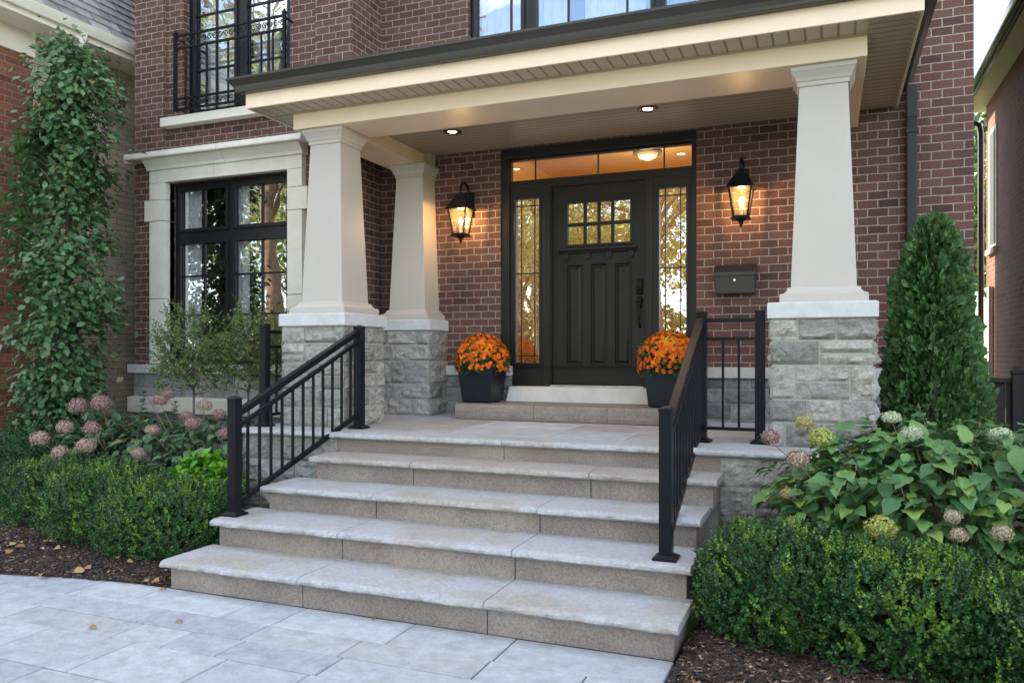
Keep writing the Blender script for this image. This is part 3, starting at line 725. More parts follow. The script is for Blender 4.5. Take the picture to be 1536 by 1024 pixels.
# ================================================================ PORCH
porch = thing('front_porch', 'covered porch with tapered taupe columns on grey stone piers', 'porch', (-2.1, 6.2, 0))
PZ = .89
def pier(x0, x1, y0, y1, z0, z1, seed, sides):
    p = MB(); w_ = x1-x0; d_ = y1-y0; e = .012
    cs = [.17,.16,.24,.17,.16]
    rock_face(p, x0, y0, 1, 0, w_, z0, z1, 0, -1, seed, cs, (e,e))
    if 'r' in sides: rock_face(p, x1, y0, 0, 1, d_, z0, z1, 1, 0, seed+1, cs, (e,e))
    if 'l' in sides: rock_face(p, x0, y1, 0, -1, d_, z0, z1, -1, 0, seed+2, cs, (e,e))
    if 'b' in sides: rock_face(p, x1, y1, -1, 0, w_, z0, z1, 0, 1, seed+3, cs, (e,e))
    o = p.build('stone_pier', M['rock'], porch)
    MB().box(x0,x1,y0,y1,z0,z1).build('core', M['mortar'], o)
    cx, cy = (x0+x1)/2, (y0+y1)/2; hx, hy = w_/2+.032, d_/2+.032
    MB().prof(cx, cy, [(hx,hy,z1),(hx,hy,z1+.105),(hx-.02,hy-.02,z1+.112)]).build('pier_cap', M['limegrey'], porch, bevel=.006)
def column(cx, cy, z0=1.893):
    o = MB().prof(cx, cy, [(.216,.216,z0+.09),(.16,.16,3.452)]).build('column', M['column'], porch, bevel=.004)
    MB().prof(cx, cy, [(.287,.287,z0),(.287,.287,z0+.058),(.28,.28,z0+.064),(.262,.262,z0+.068),(.243,.243,z0+.085),(.236,.236,z0+.108),(.214,.214,z0+.112)]).build('base', M['column'], o, bevel=.002)
    MB().prof(cx, cy, [(.158,.158,3.43),(.172,.172,3.432),(.172,.172,3.462),(.180,.180,3.466),(.188,.188,3.49),(.206,.206,3.522),(.210,.210,3.53),(.216,.216,3.533),(.216,.216,3.564)]).build('capital', M['column'], o, bevel=.002)
pier(-4.57,-3.93,5.81,6.45,PZ,1.785,21,'rlb'); pier(-.376,.272,5.81,6.45,PZ,1.785,31,'rlb'); pier(-4.52,-3.89,7.30,7.72,PZ,1.785,41,'rl')
column(-4.228,6.12); column(-.042,6.12); column(-4.19,7.585)
def tb(name, m, *b, bev=.004):
    t = MB()
    for q in b: t.box(*q)
    return t.build(name, m, porch, bevel=bev)
tb('beam', M['cream'], (-4.51,.237,5.87,6.36,3.566,3.80))
tb('side_beam', M['cream'], (-4.50,-4.10,6.36,7.69,3.566,3.80))
tb('side_beam', M['cream'], (-.02,.232,6.36,7.69,3.566,3.80))
tb('corner_post', M['column'], (-4.10,-4.015,7.58,7.695,3.566,3.712))
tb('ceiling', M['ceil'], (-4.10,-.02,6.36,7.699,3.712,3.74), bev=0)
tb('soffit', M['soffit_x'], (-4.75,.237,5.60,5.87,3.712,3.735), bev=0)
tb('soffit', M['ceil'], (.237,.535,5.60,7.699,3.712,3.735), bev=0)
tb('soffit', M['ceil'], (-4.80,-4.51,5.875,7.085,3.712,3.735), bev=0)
tb('fascia', M['cream'], (-4.80,.555,5.58,5.602,3.706,3.86)); tb('fascia', M['cream'], (.535,.556,5.602,7.699,3.706,3.86)); tb('fascia', M['cream'], (-4.80,-4.78,5.602,7.089,3.706,3.86))
tb('soffit_trim', M['ceil'], (.515,.535,5.603,7.69,3.70,3.712),(-4.5,.23,5.845,5.869,3.70,3.712), bev=0)
# ogee gutter round three sides, mitred
gp = [(0,.0),(.055,.0),(.06,.006),(.062,.028),(.075,.055),(.105,.088),(.118,.10),(.118,.118),(.110,.122),(.104,.116),(.0,.116)]   # (out, up)
g = MB(); n = len(gp); zg = 3.832
corners = []
for (u, up) in gp:
    corners.append([(-4.802-u,7.085,zg+up),(-4.802-u,5.578-u,zg+up),(.558+u,5.578-u,zg+up),(.558+u,7.699,zg+up)])
vs = [p for c in corners for p in c]; fs = []
for i in range(n):
    j = (i+1) % n
    for k in range(3): fs.append((4*i+k,4*i+k+1,4*j+k+1,4*j+k))
fs += [tuple(4*i for i in range(n)), tuple(4*i+3 for i in range(n-1,-1,-1))]
g.add(vs, fs); g.build('gutter', M['bronze'], porch)
MB().add([(-4.84,5.52,3.95),(.60,5.52,3.95),(.60,7.69,4.40),(-4.69,7.69,4.40),(-4.84,7.08,4.27),(-4.84,7.08,3.95),(.60,7.69,3.95),(-4.69,7.08,4.27)],
         [(0,1,2,3,7,4),(0,4,5),(1,6,2)]).build('porch_roof', M['roof'], porch)
d = MB(); d.prof(.66,7.655,[(.043,.034,.12),(.043,.034,3.50)])
d.bar((.66,7.655,3.48),(.66,7.64,3.60),.086,.068); d.bar((.66,7.64,3.585),(.655,7.62,3.86),.088,.07)
d.prof(.66,7.655,[(.05,.04,3.45),(.05,.04,3.50)]); d.prof(.66,7.655,[(.05,.04,1.6),(.05,.04,1.63)])
d.build('downspout', M['frame'], porch, bevel=.008)
for x, y in ((-3.43,6.93),(-1.50,6.93)):
    o = MB().lathe(x, y, [(.092,3.7115),(.092,3.706),(.088,3.703),(.048,3.7055),(.044,3.709)], 24).build('downlight', M['bronze'], porch)
    MB().lathe(x, y, [(.044,3.7085),(.042,3.7075)], 20).build('lens', M['lampdisc'], o)
    lamp('downlight_lamp', (x, y, 3.69), 6.5, porch, (1,.72,.42), .05, spot=120)
# landing: flagstones with a rock-faced front edge, walls below
def rough_slab(mb, x0, x1, yf, yb, zt, th=.045, amp=.006, seed=0., lend=False, rend=False):
    """slab whose front edge is hewn: rounded nose with chips"""
    pr = [(yb,zt-th),(yf+.02,zt-th),(yf+.006,zt-th+.004),(yf-.003,zt-th*.72),(yf-.001,zt-th*.42),(yf+.008,zt-th*.17),(yf+.024,zt-.002),(yf+.05,zt),(yb,zt)]
    wt = [0,.2,.8,1,1,.9,.45,.0,0]
    m_ = max(2, int((x1-x0)/.018)); n = len(pr); vs = []; fs = []
    for i in range(m_+1):
        x = x0+(x1-x0)*i/m_
        for k, (y, z) in enumerate(pr):
            q = Vector((x*11+seed, y*16, z*20)); q2 = Vector((x*34+seed, y*40+seed, z*44))
            a = amp*wt[k]*(1.5*mnoise.noise(q) + .8*mnoise.noise(q2) + .9*mnoise.noise(Vector((x*3.1+seed, 1., k*.2))))
            b = amp*.45*wt[k]*(mnoise.noise(q + Vector((7,3,1))) + .6*mnoise.noise(q2 + Vector((2,9,4))))
            xx = x
            if lend and i == 0: xx += .012*(1-wt[k]*.0) if k in (1,2,7) else 0
            vs.append((xx, y + a, z + b))
    for i in range(m_):
        for k in range(n): fs.append((i*n+k,(i+1)*n+k,(i+1)*n+(k+1)%n,i*n+(k+1)%n))
    fs += [tuple(range(n-1,-1,-1)), tuple(range(m_*n, m_*n+n))]
    mb.add(vs, fs)
LX0, LX1, LYF = -4.78, .37, 5.45
ed = [(-4.78,-3.60),(-3.596,-2.29),(-2.286,-1.05),(-1.046,.37)]
for a, b in ed:
    s_ = MB(); rough_slab(s_, a, b, LYF, LYF+.30, PZ, .048, .007, a*3); s_.build('landing_edge', M['tread'], porch)
fl_ = MB(); rd = random.Random(5); y = LYF+.304
while y < 7.69:
    h = min(rd.choice([.3,.45,.6]), 7.70-y)
    if 7.70-y-h < .15: h = 7.70-y
    x = LX0 if y < 7.0 else -4.70
    while x < LX1-.02:
        wd = rd.choice([.45,.6,.75,.9,1.1]); wd = min(wd, LX1-x); q = .003; dz = rd.uniform(-.001,.001)
        fl_.box(x+q, x+wd-q, y+q, y+h-q, PZ-.048, PZ+dz); x += wd
    y += h
fl_.build('landing_paving', M['flag'], porch, bevel=.003)
lw = MB(); rock_face(lw, -4.74, 5.50, 1, 0, .96, 0, PZ-.05, 0, -1, 51, [.21,.22,.2,.21], (.012,0), lens=(.3,.6), relief=.03)
rock_face(lw, -4.74, 7.08, 0, -1, 1.58, 0, PZ-.05, -1, 0, 52, [.21,.22,.2,.21], (0,.012), lens=(.3,.6))
o = lw.build('landing_wall', M['rock'], porch)
lw = MB(); rock_face(lw, -.69, 5.50, 1, 0, 1.03, 0, PZ-.05, 0, -1, 56, [.2,.24,.2,.2], (0,.012), lens=(.3,.62), relief=.035)
rock_face(lw, .34, 5.50, 0, 1, 2.2, 0, PZ-.05, 1, 0, 57, [.2,.24,.2,.2], (.012,0), lens=(.3,.6))
lw.build('landing_wall', M['rock'], porch)
cr_ = MB(); cr_.box(-4.74,-3.82,5.50,7.08,0,PZ-.049); cr_.box(-3.82,-.66,5.55,7.69,0,PZ-.049); cr_.box(-.66,.34,5.50,7.69,0,PZ-.049); cr_.box(-4.7,-3.82,7.08,7.69,0,PZ-.049); cr_.build('landing_core', M['mortar'], porch)
ds = MB()
for a, b in ((-3.45,-2.62),(-2.616,-1.9),(-1.896,-1.18)): rough_slab(ds, a, b, 7.03, 7.72, 1.043, .15, .004, a)
ds.build('door_step', M['riser'], porch)

# ================================================================ STEPS
steps = thing('stone_steps', 'wide pale stone steps with rough-edged treads up to the porch', 'steps', (-2.4, 3.9, 0))
ST = [(3.90,.192,-4.05,-.695,0,(-2.97,-1.745)),(4.31,.380,-4.02,-.70,.192,(-2.965,-1.745)),(4.72,.557,-3.92,-.71,.38,(-2.96,-1.735)),(5.11,.735,-3.78,-.665,.557,(-2.88,-1.508))]
for k, (yf, zt, x0, x1, zb, js) in enumerate(ST):
    xs = [x0, *js, x1]; yb = (ST[k+1][0]+.06) if k < 3 else 5.54
    for i in range(3):
        a = xs[i]+(.003 if i else 0); b = xs[i+1]-(.003 if i < 2 else 0)
        s_ = MB(); rough_slab(s_, a, b, yf, yb, zt, .047, .0085, k*7.3+i*2.1); s_.build('tread', M['treadbrown' if k == 3 else 'tread'], steps, smooth=False)
        a2 = max(a, x0+.035); b2 = min(b, x1-.03)
        q = .003
        MB().box(a2+(q if i else 0)*.2, b2, yf+.055, yb-.004, zb if k == 0 else zb-.02, zt-.0475).build('riser', M['riser'], steps, bevel=.003)
xs = [-3.80,-2.2875,-.665]
for i in range(2): MB().box(xs[i]+.002, xs[i+1]-.002, 5.50, 5.548, .70, PZ-.0485).build('riser', M['riser'], steps, bevel=.003)

# ================================================================ RAILINGS
def post(o, x, y, z0, z1, hw=.036):
    p = MB().prof(x, y, [(hw,hw,z0),(hw,hw,z1-.012)]).build('post', M['black'], o, bevel=.003)
    MB().prof(x, y, [(hw+.004,hw+.004,z1-.014),(hw+.004,hw+.004,z1-.004),(hw*.9,hw*.9,z1+.004),(.008,.008,z1+.012)]).build('cap', M['black'], p, bevel=.001)
    MB().prof(x, y, [(hw+.032,hw+.032,z0),(hw+.032,hw+.032,z0+.014),(hw+.018,hw+.018,z0+.022),(hw+.006,hw+.006,z0+.03)]).build('foot', M['black'], p, bevel=.002)
def stair_rail(label, lo, hi, z_lo, z_hi, dz=0.):
    o = thing('stair_railing', label, 'railing', (lo[0], lo[1], .38), 'black stair railings')
    post(o, lo[0], lo[1], .38, z_lo); post(o, hi[0], hi[1], PZ, z_hi)
    L_ = Vector((hi[0]-lo[0], hi[1]-lo[1], 0)); u = L_.normalized()
    A = Vector((lo[0],lo[1],0)) + u*.036; B = Vector((hi[0],hi[1],0)) - u*.036
    def zz(t, top): return (z_lo-.10 + (z_hi-.045-(z_lo-.10))*t) if top == 2 else (z_lo-.205 + (z_hi-.145-(z_lo-.205))*t) if top == 1 else (.465 + (PZ+.115-.465)*t)
    def P(t, w): v = A + (B-A)*t; return (v.x, v.y, zz(t, w))
    h = MB(); h.bar(P(-.01,2), P(1.01,2), .058, .03); h.bar((*P(-.01,2)[:2],P(-.01,2)[2]-.026), (*P(1.01,2)[:2],P(1.01,2)[2]-.026), .036, .026)
    h.build('handrail', M['black'], o, bevel=.006)
    MB().bar(P(0,1), P(1,1), .03, .03).build('rail', M['black'], o, bevel=.003)
    MB().bar(P(0,0), P(1,0), .03, .036).build('rail', M['black'], o, bevel=.003)
    n = 11
    for k in range(n):
        t = (k+.75)/(n+.45); v = A + (B-A)*t
        MB().prof(v.x, v.y, [(.0085,.0085,zz(t,0)),(.0085,.0085,zz(t,1))]).build('baluster', M['black'], o)
    return o
stair_rail('black metal stair railing on the side of the steps beside the left hedge', (-3.965,4.494), (-3.79,5.84), 1.222, 1.775)
stair_rail('black metal stair railing on the side of the steps nearest the mailbox', (-.857,4.448), (-.875,5.90), 1.232, 1.842)
def land_rail(label, p, q, zt, posts, n):
    o = thing('landing_railing', label, 'railing', (p[0], p[1], PZ), 'short black landing railings')
    for a in posts: post(o, a[0], a[1], PZ, zt, .034)
    for z, h in ((zt-.065,.032),(zt-.20,.024),(PZ+.10,.024)):
        MB().bar((p[0],p[1],z),(q[0],q[1],z),.032,h).build('rail', M['black'], o, bevel=.003)
    for k in range(n):
        t = (k+1)/(n+1); x = p[0]+(q[0]-p[0])*t; y = p[1]+(q[1]-p[1])*t
        MB().prof(x, y, [(.0085,.0085,PZ+.10),(.0085,.0085,zt-.20)]).build('baluster', M['black'], o)
land_rail('short black railing between the step railing and the pier near the evergreen', (-.84,5.93), (-.50,5.93), 1.848, [(-.466,5.93)], 2)
land_rail('short black railing at the landing edge in front of the bay window', (-4.69,5.73), (-4.69,7.04), 1.80, [(-4.69,5.70)], 9)

# iron guard before the upper window
o = thing('window_guard', 'black wrought iron balcony rail with scrolls before the upper window', 'balcony rail', (-6.3, 7.0, 4.32))
gx0, gx1, gy, gz0, gz1 = -7.02, -5.48, 6.98, 4.33, 5.20
for x in (gx0, gx1):
    MB().prof(x, gy, [(.017,.017,gz0),(.017,.017,gz1+.02),(.024,.024,gz1+.03),(.004,.004,gz1+.075)]).build('post', M['black'], o)
    MB().bar((x,gy,gz1-.02),(x,7.12,gz1-.02),.02,.02).build('bracket', M['black'], o); MB().bar((x,gy,gz0+.05),(x,7.12,gz0+.05),.02,.02).build('bracket', M['black'], o)
for z in (gz1,gz1-.145,gz0+.14,gz0+.02): MB().bar((gx0,gy,z),(gx1,gy,z),.022,.024).build('rail', M['black'], o)
for k in range(1, 10):
    x = gx0+(gx1-gx0)*k/10; MB().prof(x, gy, [(.008,.008,gz0+.02),(.008,.008,gz1-.145)]).build('baluster', M['black'], o)
def spiral(cx, cz, r, d0, turns=1.35, flip=1):
    pts = []
    for k in range(22):
        t = k/21; a = d0 + flip*t*turns*2*math.pi; q = r*(1-.78*t); pts.append((cx+q*math.cos(a), gy, cz+q*math.sin(a)))
    sc_.tube(pts, .0055, 5)
for cz, r in ((gz1-.073,.05),(gz0+.08,.042)):
    sc_ = MB()
    for k in range(10):
        x = gx0+(gx1-gx0)*(k+.5)/10
        spiral(x-.035, cz, r*.75, 0, flip=1); spiral(x+.04, cz, r*.75, math.pi, flip=-1)
    sc_.build('scrollwork', M['black'], o)

# ================================================================ LANTERNS, MAILBOX
def lantern(x, label):
    y = 7.47; o = thing('wall_lantern', label, 'wall lantern', (x, 7.7, 3.1), 'lit coach lanterns beside the door')
    b = MB(); b.box(x-.055,x+.055,7.672,7.698,3.00,3.27); b.box(x-.04,x+.04,7.66,7.674,3.02,3.25); b.build('backplate', M['black'], o, bevel=.008)
    pts = [(x,7.665,3.10)]
    for k in range(13):
        a = math.pi*k/12; pts.append((x, 7.565+.095*math.cos(a), 3.27+.075*math.sin(a)))
    pts.append((x,y,3.19)); MB().tube(pts, [.016]+[.014]*13+[.014], 8).build('arm', M['black'], o, smooth=True)
    MB().prof(x, y, [(.128,.128,3.045),(.128,.128,3.058),(.112,.112,3.07),(.085,.085,3.12),(.052,.052,3.175),(.044,.044,3.18),(.044,.044,3.20),(.02,.02,3.212),(.016,.016,3.23)]).build('hood', M['black'], o, bevel=.002)
    f = MB(); hi, lo, z1, z0 = .098, .062, 3.045, 2.79
    for sx in (-1,1):
        for sy in (-1,1): f.bar((x+sx*lo,y+sy*lo,z0),(x+sx*hi,y+sy*hi,z1),.013,.013)
    f.prof(x, y, [(lo+.012,lo+.012,z0-.012),(lo+.012,lo+.012,z0+.006)])
    f.prof(x, y, [(lo+.024,lo+.024,z0-.022),(lo+.024,lo+.024,z0-.012),(lo,lo,z0-.008)])
    f.build('cage', M['black'], o)
    MB().lathe(x, y, [(.05,z0-.022),(.03,z0-.04),(.016,z0-.045),(.022,z0-.06),(.012,z0-.075),(.003,z0-.10)], 12).build('finial', M['black'], o, smooth=True)
    gl = MB(); e = .004
    for (ax, ay, bx, by) in ((-1,-1,1,-1),(1,-1,1,1),(1,1,-1,1),(-1,1,-1,-1)):
        gl.add([(x+ax*(lo-e),y+ay*(lo-e),z0),(x+bx*(lo-e),y+by*(lo-e),z0),(x+bx*(hi-e),y+by*(hi-e),z1),(x+ax*(hi-e),y+ay*(hi-e),z1)], [(0,1,2,3)])
    gl.build('glass', M['gl_lan'], o)
    MB().lathe(x, y, [(.014,z0),(.014,z0+.10),(.010,z0+.102)], 10).build('candle', M['white'], o)
    MB().lathe(x, y, [(.008,z0+.103),(.019,z0+.125),(.02,z0+.14),(.012,z0+.16),(.003,z0+.178)], 12).build('bulb', M['bulb'], o, smooth=True)
    lamp('lantern_lamp', (x, y, z0+.205), 3.0, o, (1,.66,.30), .02)
lantern(-3.60, 'lit black lantern on the brick beside the rear porch column')
lantern(-.755, 'lit black lantern on the brick above the mailbox')
o = thing('mailbox', 'small dark bronze mailbox with slanted lid on the brick', 'mailbox', (-.825,7.7,2.1))
MB().box(-1.0,-.645,7.585,7.698,2.10,2.285).build('body', M['mail'], o, bevel=.006)
MB().extr_x(-1.012,-.633,[(7.698,2.375),(7.66,2.375),(7.572,2.30),(7.568,2.268),(7.582,2.268),(7.584,2.288),(7.698,2.288)]).build('lid', M['mail'], o, bevel=.002)
MB().tube([(-.825,7.588,2.225),(-.825,7.578,2.225)],.011,12).build('lock', M['chrome'], o)
for x in (-.95,-.70): MB().tube([(x,7.588,2.255),(x,7.581,2.255)],.005,8).build('rivet', M['mail'], o)

# ================================================================ NEIGHBOURS
nb = thing('neighbour_house', 'red and tan brick house with cream eaves behind the leafy column tree', 'house', (-8.6, 6.4, 0))
MB().add([(-8.6,5.75,.65),(-8.6,6.40,.65),(-8.6,6.40,5.4),(-8.6,5.75,5.4)], [(0,1,2,3)]).add([(-8.6,5.75,.0),(-8.6,5.75,5.4),(-17,5.75,5.4),(-17,5.75,.0)], [(0,1,2,3)]).build('wall', M['brick_red'], nb)
MB().box(-8.75,-8.57,6.40,6.56,.0,5.4).build('corner_pier', M['brick_tan'], nb)
MB().add([(-8.64,6.56,0),(-8.64,14,0),(-8.64,14,5.4),(-8.64,6.56,5.4)], [(0,1,2,3)]).build('wall', M['brick_tan'], nb)
MB().box(-8.8,-8.56,5.70,6.40,0,.66).build('foundation', M['rockdark'], nb)
MB().box(-8.62,-8.56,5.75,6.40,4.97,5.24).build('frieze_board', M['frieze'], nb)
MB().box(-8.62,-8.15,5.35,14.3,5.24,5.27).build('soffit', M['frieze'], nb)
MB().box(-8.15,-8.12,5.35,14.3,5.21,5.36).build('fascia', M['frieze'], nb)
gq = MB(); gq.add([(x,y,z) for y in (5.35,14.3) for x, z in ((-8.118,5.27),(-8.06,5.27),(-8.03,5.33),(-8.015,5.37),(-8.03,5.38),(-8.118,5.38))], [(i,(i+1)%6,6+(i+1)%6,6+i) for i in range(6)]+[(0,1,2,3,4,5),(11,10,9,8,7,6)])
gq.build('gutter', M['frieze'], nb)
rfm = brick_mat('grey_cedar_shingle', (.12,.115,.11), (.19,.185,.18), (.26,.25,.24), (.05,.048,.045), bw=.22, bh=.12, ms=.01, bump=1.)
# shingle courses as real overlapping strips
sg = MB(); rs = R(58); k = 0; s_ = 0.
while s_ < 7:
    a = Vector((-8.09-math.cos(rs)*s_, 0, 5.39+math.sin(rs)*s_)); b = Vector((-8.09-math.cos(rs)*(s_+.17), 0, 5.39+math.sin(rs)*(s_+.17)))
    nn = Vector((math.sin(rs),0,math.cos(rs)))
    a2 = a+nn*.022; rd = random.Random(k); y = 5.35 - rd.random()*.2
    while y < 14.3:
        wd = rd.uniform(.12,.28); j_ = rd.uniform(-.002,.004)
        A = a2+nn*j_
        sg.add([(A.x,y+.004,A.z),(A.x,y+wd-.004,A.z),(b.x,y+wd-.004,b.z),(b.x,y+.004,b.z),(a.x,y+.004,a.z-.01),(a.x,y+wd-.004,a.z-.01)], [(0,1,2,3),(4,5,1,0)])
        y += wd
    s_ += .14; k += 1
M['shing'] = island_mat('weathered_shingles', [(0,(.16,.15,.14)),(.5,(.22,.21,.195)),(1,(.30,.285,.26))], .95, mottle=.5, ms=12, bump=.4, bs=40)
sg.build('roof', M['shing'], nb)
MB().add([(-8.12,5.35,5.34),(-8.12,14.3,5.34),(-8.12-math.cos(rs)*7,14.3,5.34+math.sin(rs)*7),(-8.12-math.cos(rs)*7,5.35,5.34+math.sin(rs)*7)], [(0,1,2,3)]).build('added_roof_deck', M['roof'], nb)  # dark deck added under the shingles to stop sun leaking through gaps
dp = MB(); dp.tube([(-8.09,6.66,5.28),(-8.12,6.66,5.18),(-8.5,6.66,4.85),(-8.56,6.66,4.72),(-8.56,6.66,.3),(-8.5,6.66,.15)], .042, 10); dp.build('downspout', M['frieze'], nb, smooth=True)

nr = thing('neighbour_house', 'red brick house side wall with brown eaves beyond the dark fence', 'house', (2.4, 12, 0))
MB().grid_wall(2.4, 2.401, 0, 1, 50, [], 0)
wr = MB(); wr.add([(2.4,15,0),(2.4,8,0),(2.4,8,5.65),(2.4,15,5.65)], [(0,1,2,3)]); wr.add([(2.4,15,0),(2.4,15,5.65),(10,15,5.65),(10,15,0)], [(0,1,2,3)]); wr.add([(2.4,8,0),(10,8,0),(10,8,5.65),(2.4,8,5.65)], [(0,1,2,3)])
wr.build('wall', M['brick_right'], nr)
MB().box(2.12,2.45,7.6,15.35,5.62,5.66).build('soffit', M['frieze'], nr)
MB().box(2.095,2.12,7.6,15.35,5.60,5.78).build('fascia', M['bronze'], nr)
MB().box(2.01,2.095,7.6,15.40,5.67,5.79).build('gutter', M['bronze'], nr, bevel=.015)
MB().add([(2.03,7.6,5.80),(2.03,15.4,5.80),(6.5,11.5,8.2)], [(0,1,2)]).build('roof', M['roof'], nr)
MB().tube([(2.05,15.2,5.68),(2.1,15.2,5.5),(2.32,15.12,5.35),(2.34,15.12,5.2),(2.34,15.12,0)], .045, 8).build('downspout', M['bronze'], nr, smooth=True)
wn = MB().box(2.385,2.45,14.1,14.7,3.2,5.1).build('window', M['frieze'], nr)
MB().add([(2.383,14.16,3.26),(2.383,14.64,3.26),(2.383,14.64,5.04),(2.383,14.16,5.04)], [(0,1,2,3)]).build('pane', M['room'], wn)
MB().box(2.34,2.45,14.05,14.75,3.12,3.2).build('sill', M['lime'], nr)
MB().tube([(2.36,14.4,1.0),(2.36,14.4,2.6)], .045, 8).build('conduit', M['white'], nr); MB().box(2.33,2.40,14.32,14.48,.85,1.0).build('meter_box', M['white'], nr)
MB().box(2.34,2.40,13.05,13.2,.55,.75).build('utility_box', M['white'], nr)

f = thing('board_fence', 'dark stained board fence closing the gap between the houses', 'fence', (1.7,9.5,0))
for k in range(9):
    x = 1.16+.135*k; MB().box(x,x+.128,9.5+(.012 if k % 2 else 0),9.53+(.012 if k % 2 else 0),.05,1.24).build('board', M['wood_fence'], f, bevel=.004)
MB().box(1.15,2.38,9.46,9.56,1.24,1.285).build('rail', M['wood_fence'], f, bevel=.005); MB().box(1.15,2.38,9.53,9.57,.3,.39).build('rail', M['wood_fence'], f)
for x in (1.79,): MB().prof(x,9.46,[(.05,.05,0),(.05,.05,1.33),(.062,.062,1.335),(.062,.062,1.36),(.045,.045,1.37),(.02,.02,1.41)]).build('post', M['wood_fence'], f, bevel=.004)
# ================================================================ PLANTS
SM = np.array([(0,0,0),(-.30,.5,.06),(0,1,0),(.30,.5,.06)]); SMF = np.array([(0,1,2),(0,2,3)])[:, ::-1]
def onto(V, o): return V
def sprigs(P, D, n, length, leaf, tilt=.9, T=SM, TF=SMF, jit=.3):
    """leafy twig tips: opposite leaf pairs along each twig"""
    Ps = []; Ds = []; Us = []; Ss = []
    K = len(P); side0 = nrm(np.cross(D, rng.normal(size=(K,3))))
    for i in range(n):
        t = i/(n-1); a = (i % 2)*math.pi/2 + .4*i
        s2 = np.cross(D, side0); sd_ = side0*math.cos(a) + s2*math.sin(a)
        for sg in (1, -1):
            base = P + D*(length*(t-.15))[..., None] if np.ndim(length) else P + D*length*(t-.15)
            dd = nrm(D*(.45+.6*t) + sd_*sg*tilt*(1-.45*t) + rng.normal(0, jit*.5, (K,3)))
            Ps.append(base); Ds.append(dd); Us.append(nrm(D*1.0 - sd_*sg*.3 + rng.normal(0, jit, (K,3)))); Ss.append(leaf*rng.uniform(.7,1.15,K)*(1-.3*t))
    return scatter(T, TF, np.concatenate(Ps), np.concatenate(Ds), np.concatenate(Us), np.concatenate(Ss))

def mound_points(n, c, r, p=3.0, amp=.12, seed=0., zmin=-.9, shell=(.62,1.04)):
    """points in the outer shell of a lumpy rounded box"""
    d = nrm(rng.normal(size=(n*3,3))); d = d[d[:,2] > zmin][:n]
    q = 1/np.power(np.sum(np.abs(d)**p, 1), 1/p)
    S = d*q[:,None]
    lump = np.array([1 + amp*nz(v, 2.1, seed) + amp*.7*nz(v, 5.3, seed+3) for v in S])
    k = 1-(1-rng.random(len(d))**.5)*(1-shell[0]) ; k = np.minimum(k*shell[1], shell[1])
    nn = nrm(S**(p-1)*np.sign(S)**(p) if False else np.sign(S)*np.abs(S)**(p-1)/np.array(r))
    return np.array(c) + S*np.array(r)*(lump*k)[:,None], nn

def stems(base, tips, r0, r1, name, m, parent, kink=.12):
    t = MB()
    for q in tips:
        b = Vector(base); q = Vector(q); mid = b.lerp(q, .5) + Vector((random.gauss(0,kink),random.gauss(0,kink),0))*.5
        t.tube([b, b.lerp(mid,.6), mid, q], [r0, r0*.85, (r0+r1)/2, r1], 6)
    return t.build(name, m, parent, smooth=True)

def boxwood(label, c, r, seed, n=3600, leaf=.021):
    o = thing('boxwood_shrub', label, 'shrub', (c[0], c[1], .02), 'clipped boxwood shrubs')
    P, nn = mound_points(n, c, r, 2.9, .14, seed, -.97, (.58,1.01))
    D = nrm(nn*.75 + np.array((0,0,.65)) + rng.normal(0,.42,P.shape))
    L_ = rng.uniform(.028,.06,len(P))
    clump = np.array([mnoise.noise(Vector(q*8.)+Vector((seed,0,0))) for q in P])
    tip = (clump + rng.normal(0,.14,len(P)) + .10*nn[:,2] > .27)
    long_ = tip & (rng.random(len(P)) < .09); L_[long_] *= 1.9
    RL = SM*np.array((1.45,1,1))
    V, F = sprigs(P[~tip], D[~tip], 6, L_[~tip], leaf, T=RL)
    W, G = sprigs(P[tip], nrm(D[tip]+np.array((0,0,.3))), 6, L_[tip]*1.2, leaf*.95, tilt=.75, T=RL)
    VV, FF_ = cat_meshes([(V,F),(W,G)])
    npmesh('foliage', VV, FF_, [M['box'], M['boxtip']], o, mi=np.r_[np.zeros(len(F)), np.ones(len(G))])
    stems((c[0],c[1],0), [P[i] for i in rng.choice(len(P),26)], .010, .003, 'branches', M['bark'], o)
    return o
boxwood('dark green boxwood shrub right beside the lowest steps on the left', (-4.63,4.54,.25), (.50,.40,.32), 1.)
boxwood('boxwood shrub in the middle of the left hedge row', (-5.40,4.72,.25), (.53,.42,.345), 4.)
boxwood('boxwood shrub cut by the left edge of the photo', (-6.28,5.0,.25), (.62,.42,.34), 7., 3400)
boxwood('rounded boxwood shrub touching the right end of the steps', (-.22,4.46,.28), (.44,.40,.32), 11., 4400)
boxwood('boxwood shrub below the big right hydrangea with lime flower head', (.40,4.32,.27), (.46,.44,.30), 15., 4400)
boxwood('boxwood shrub in the lower right corner of the photo', (1.03,4.22,.26), (.48,.46,.30), 19., 4000)

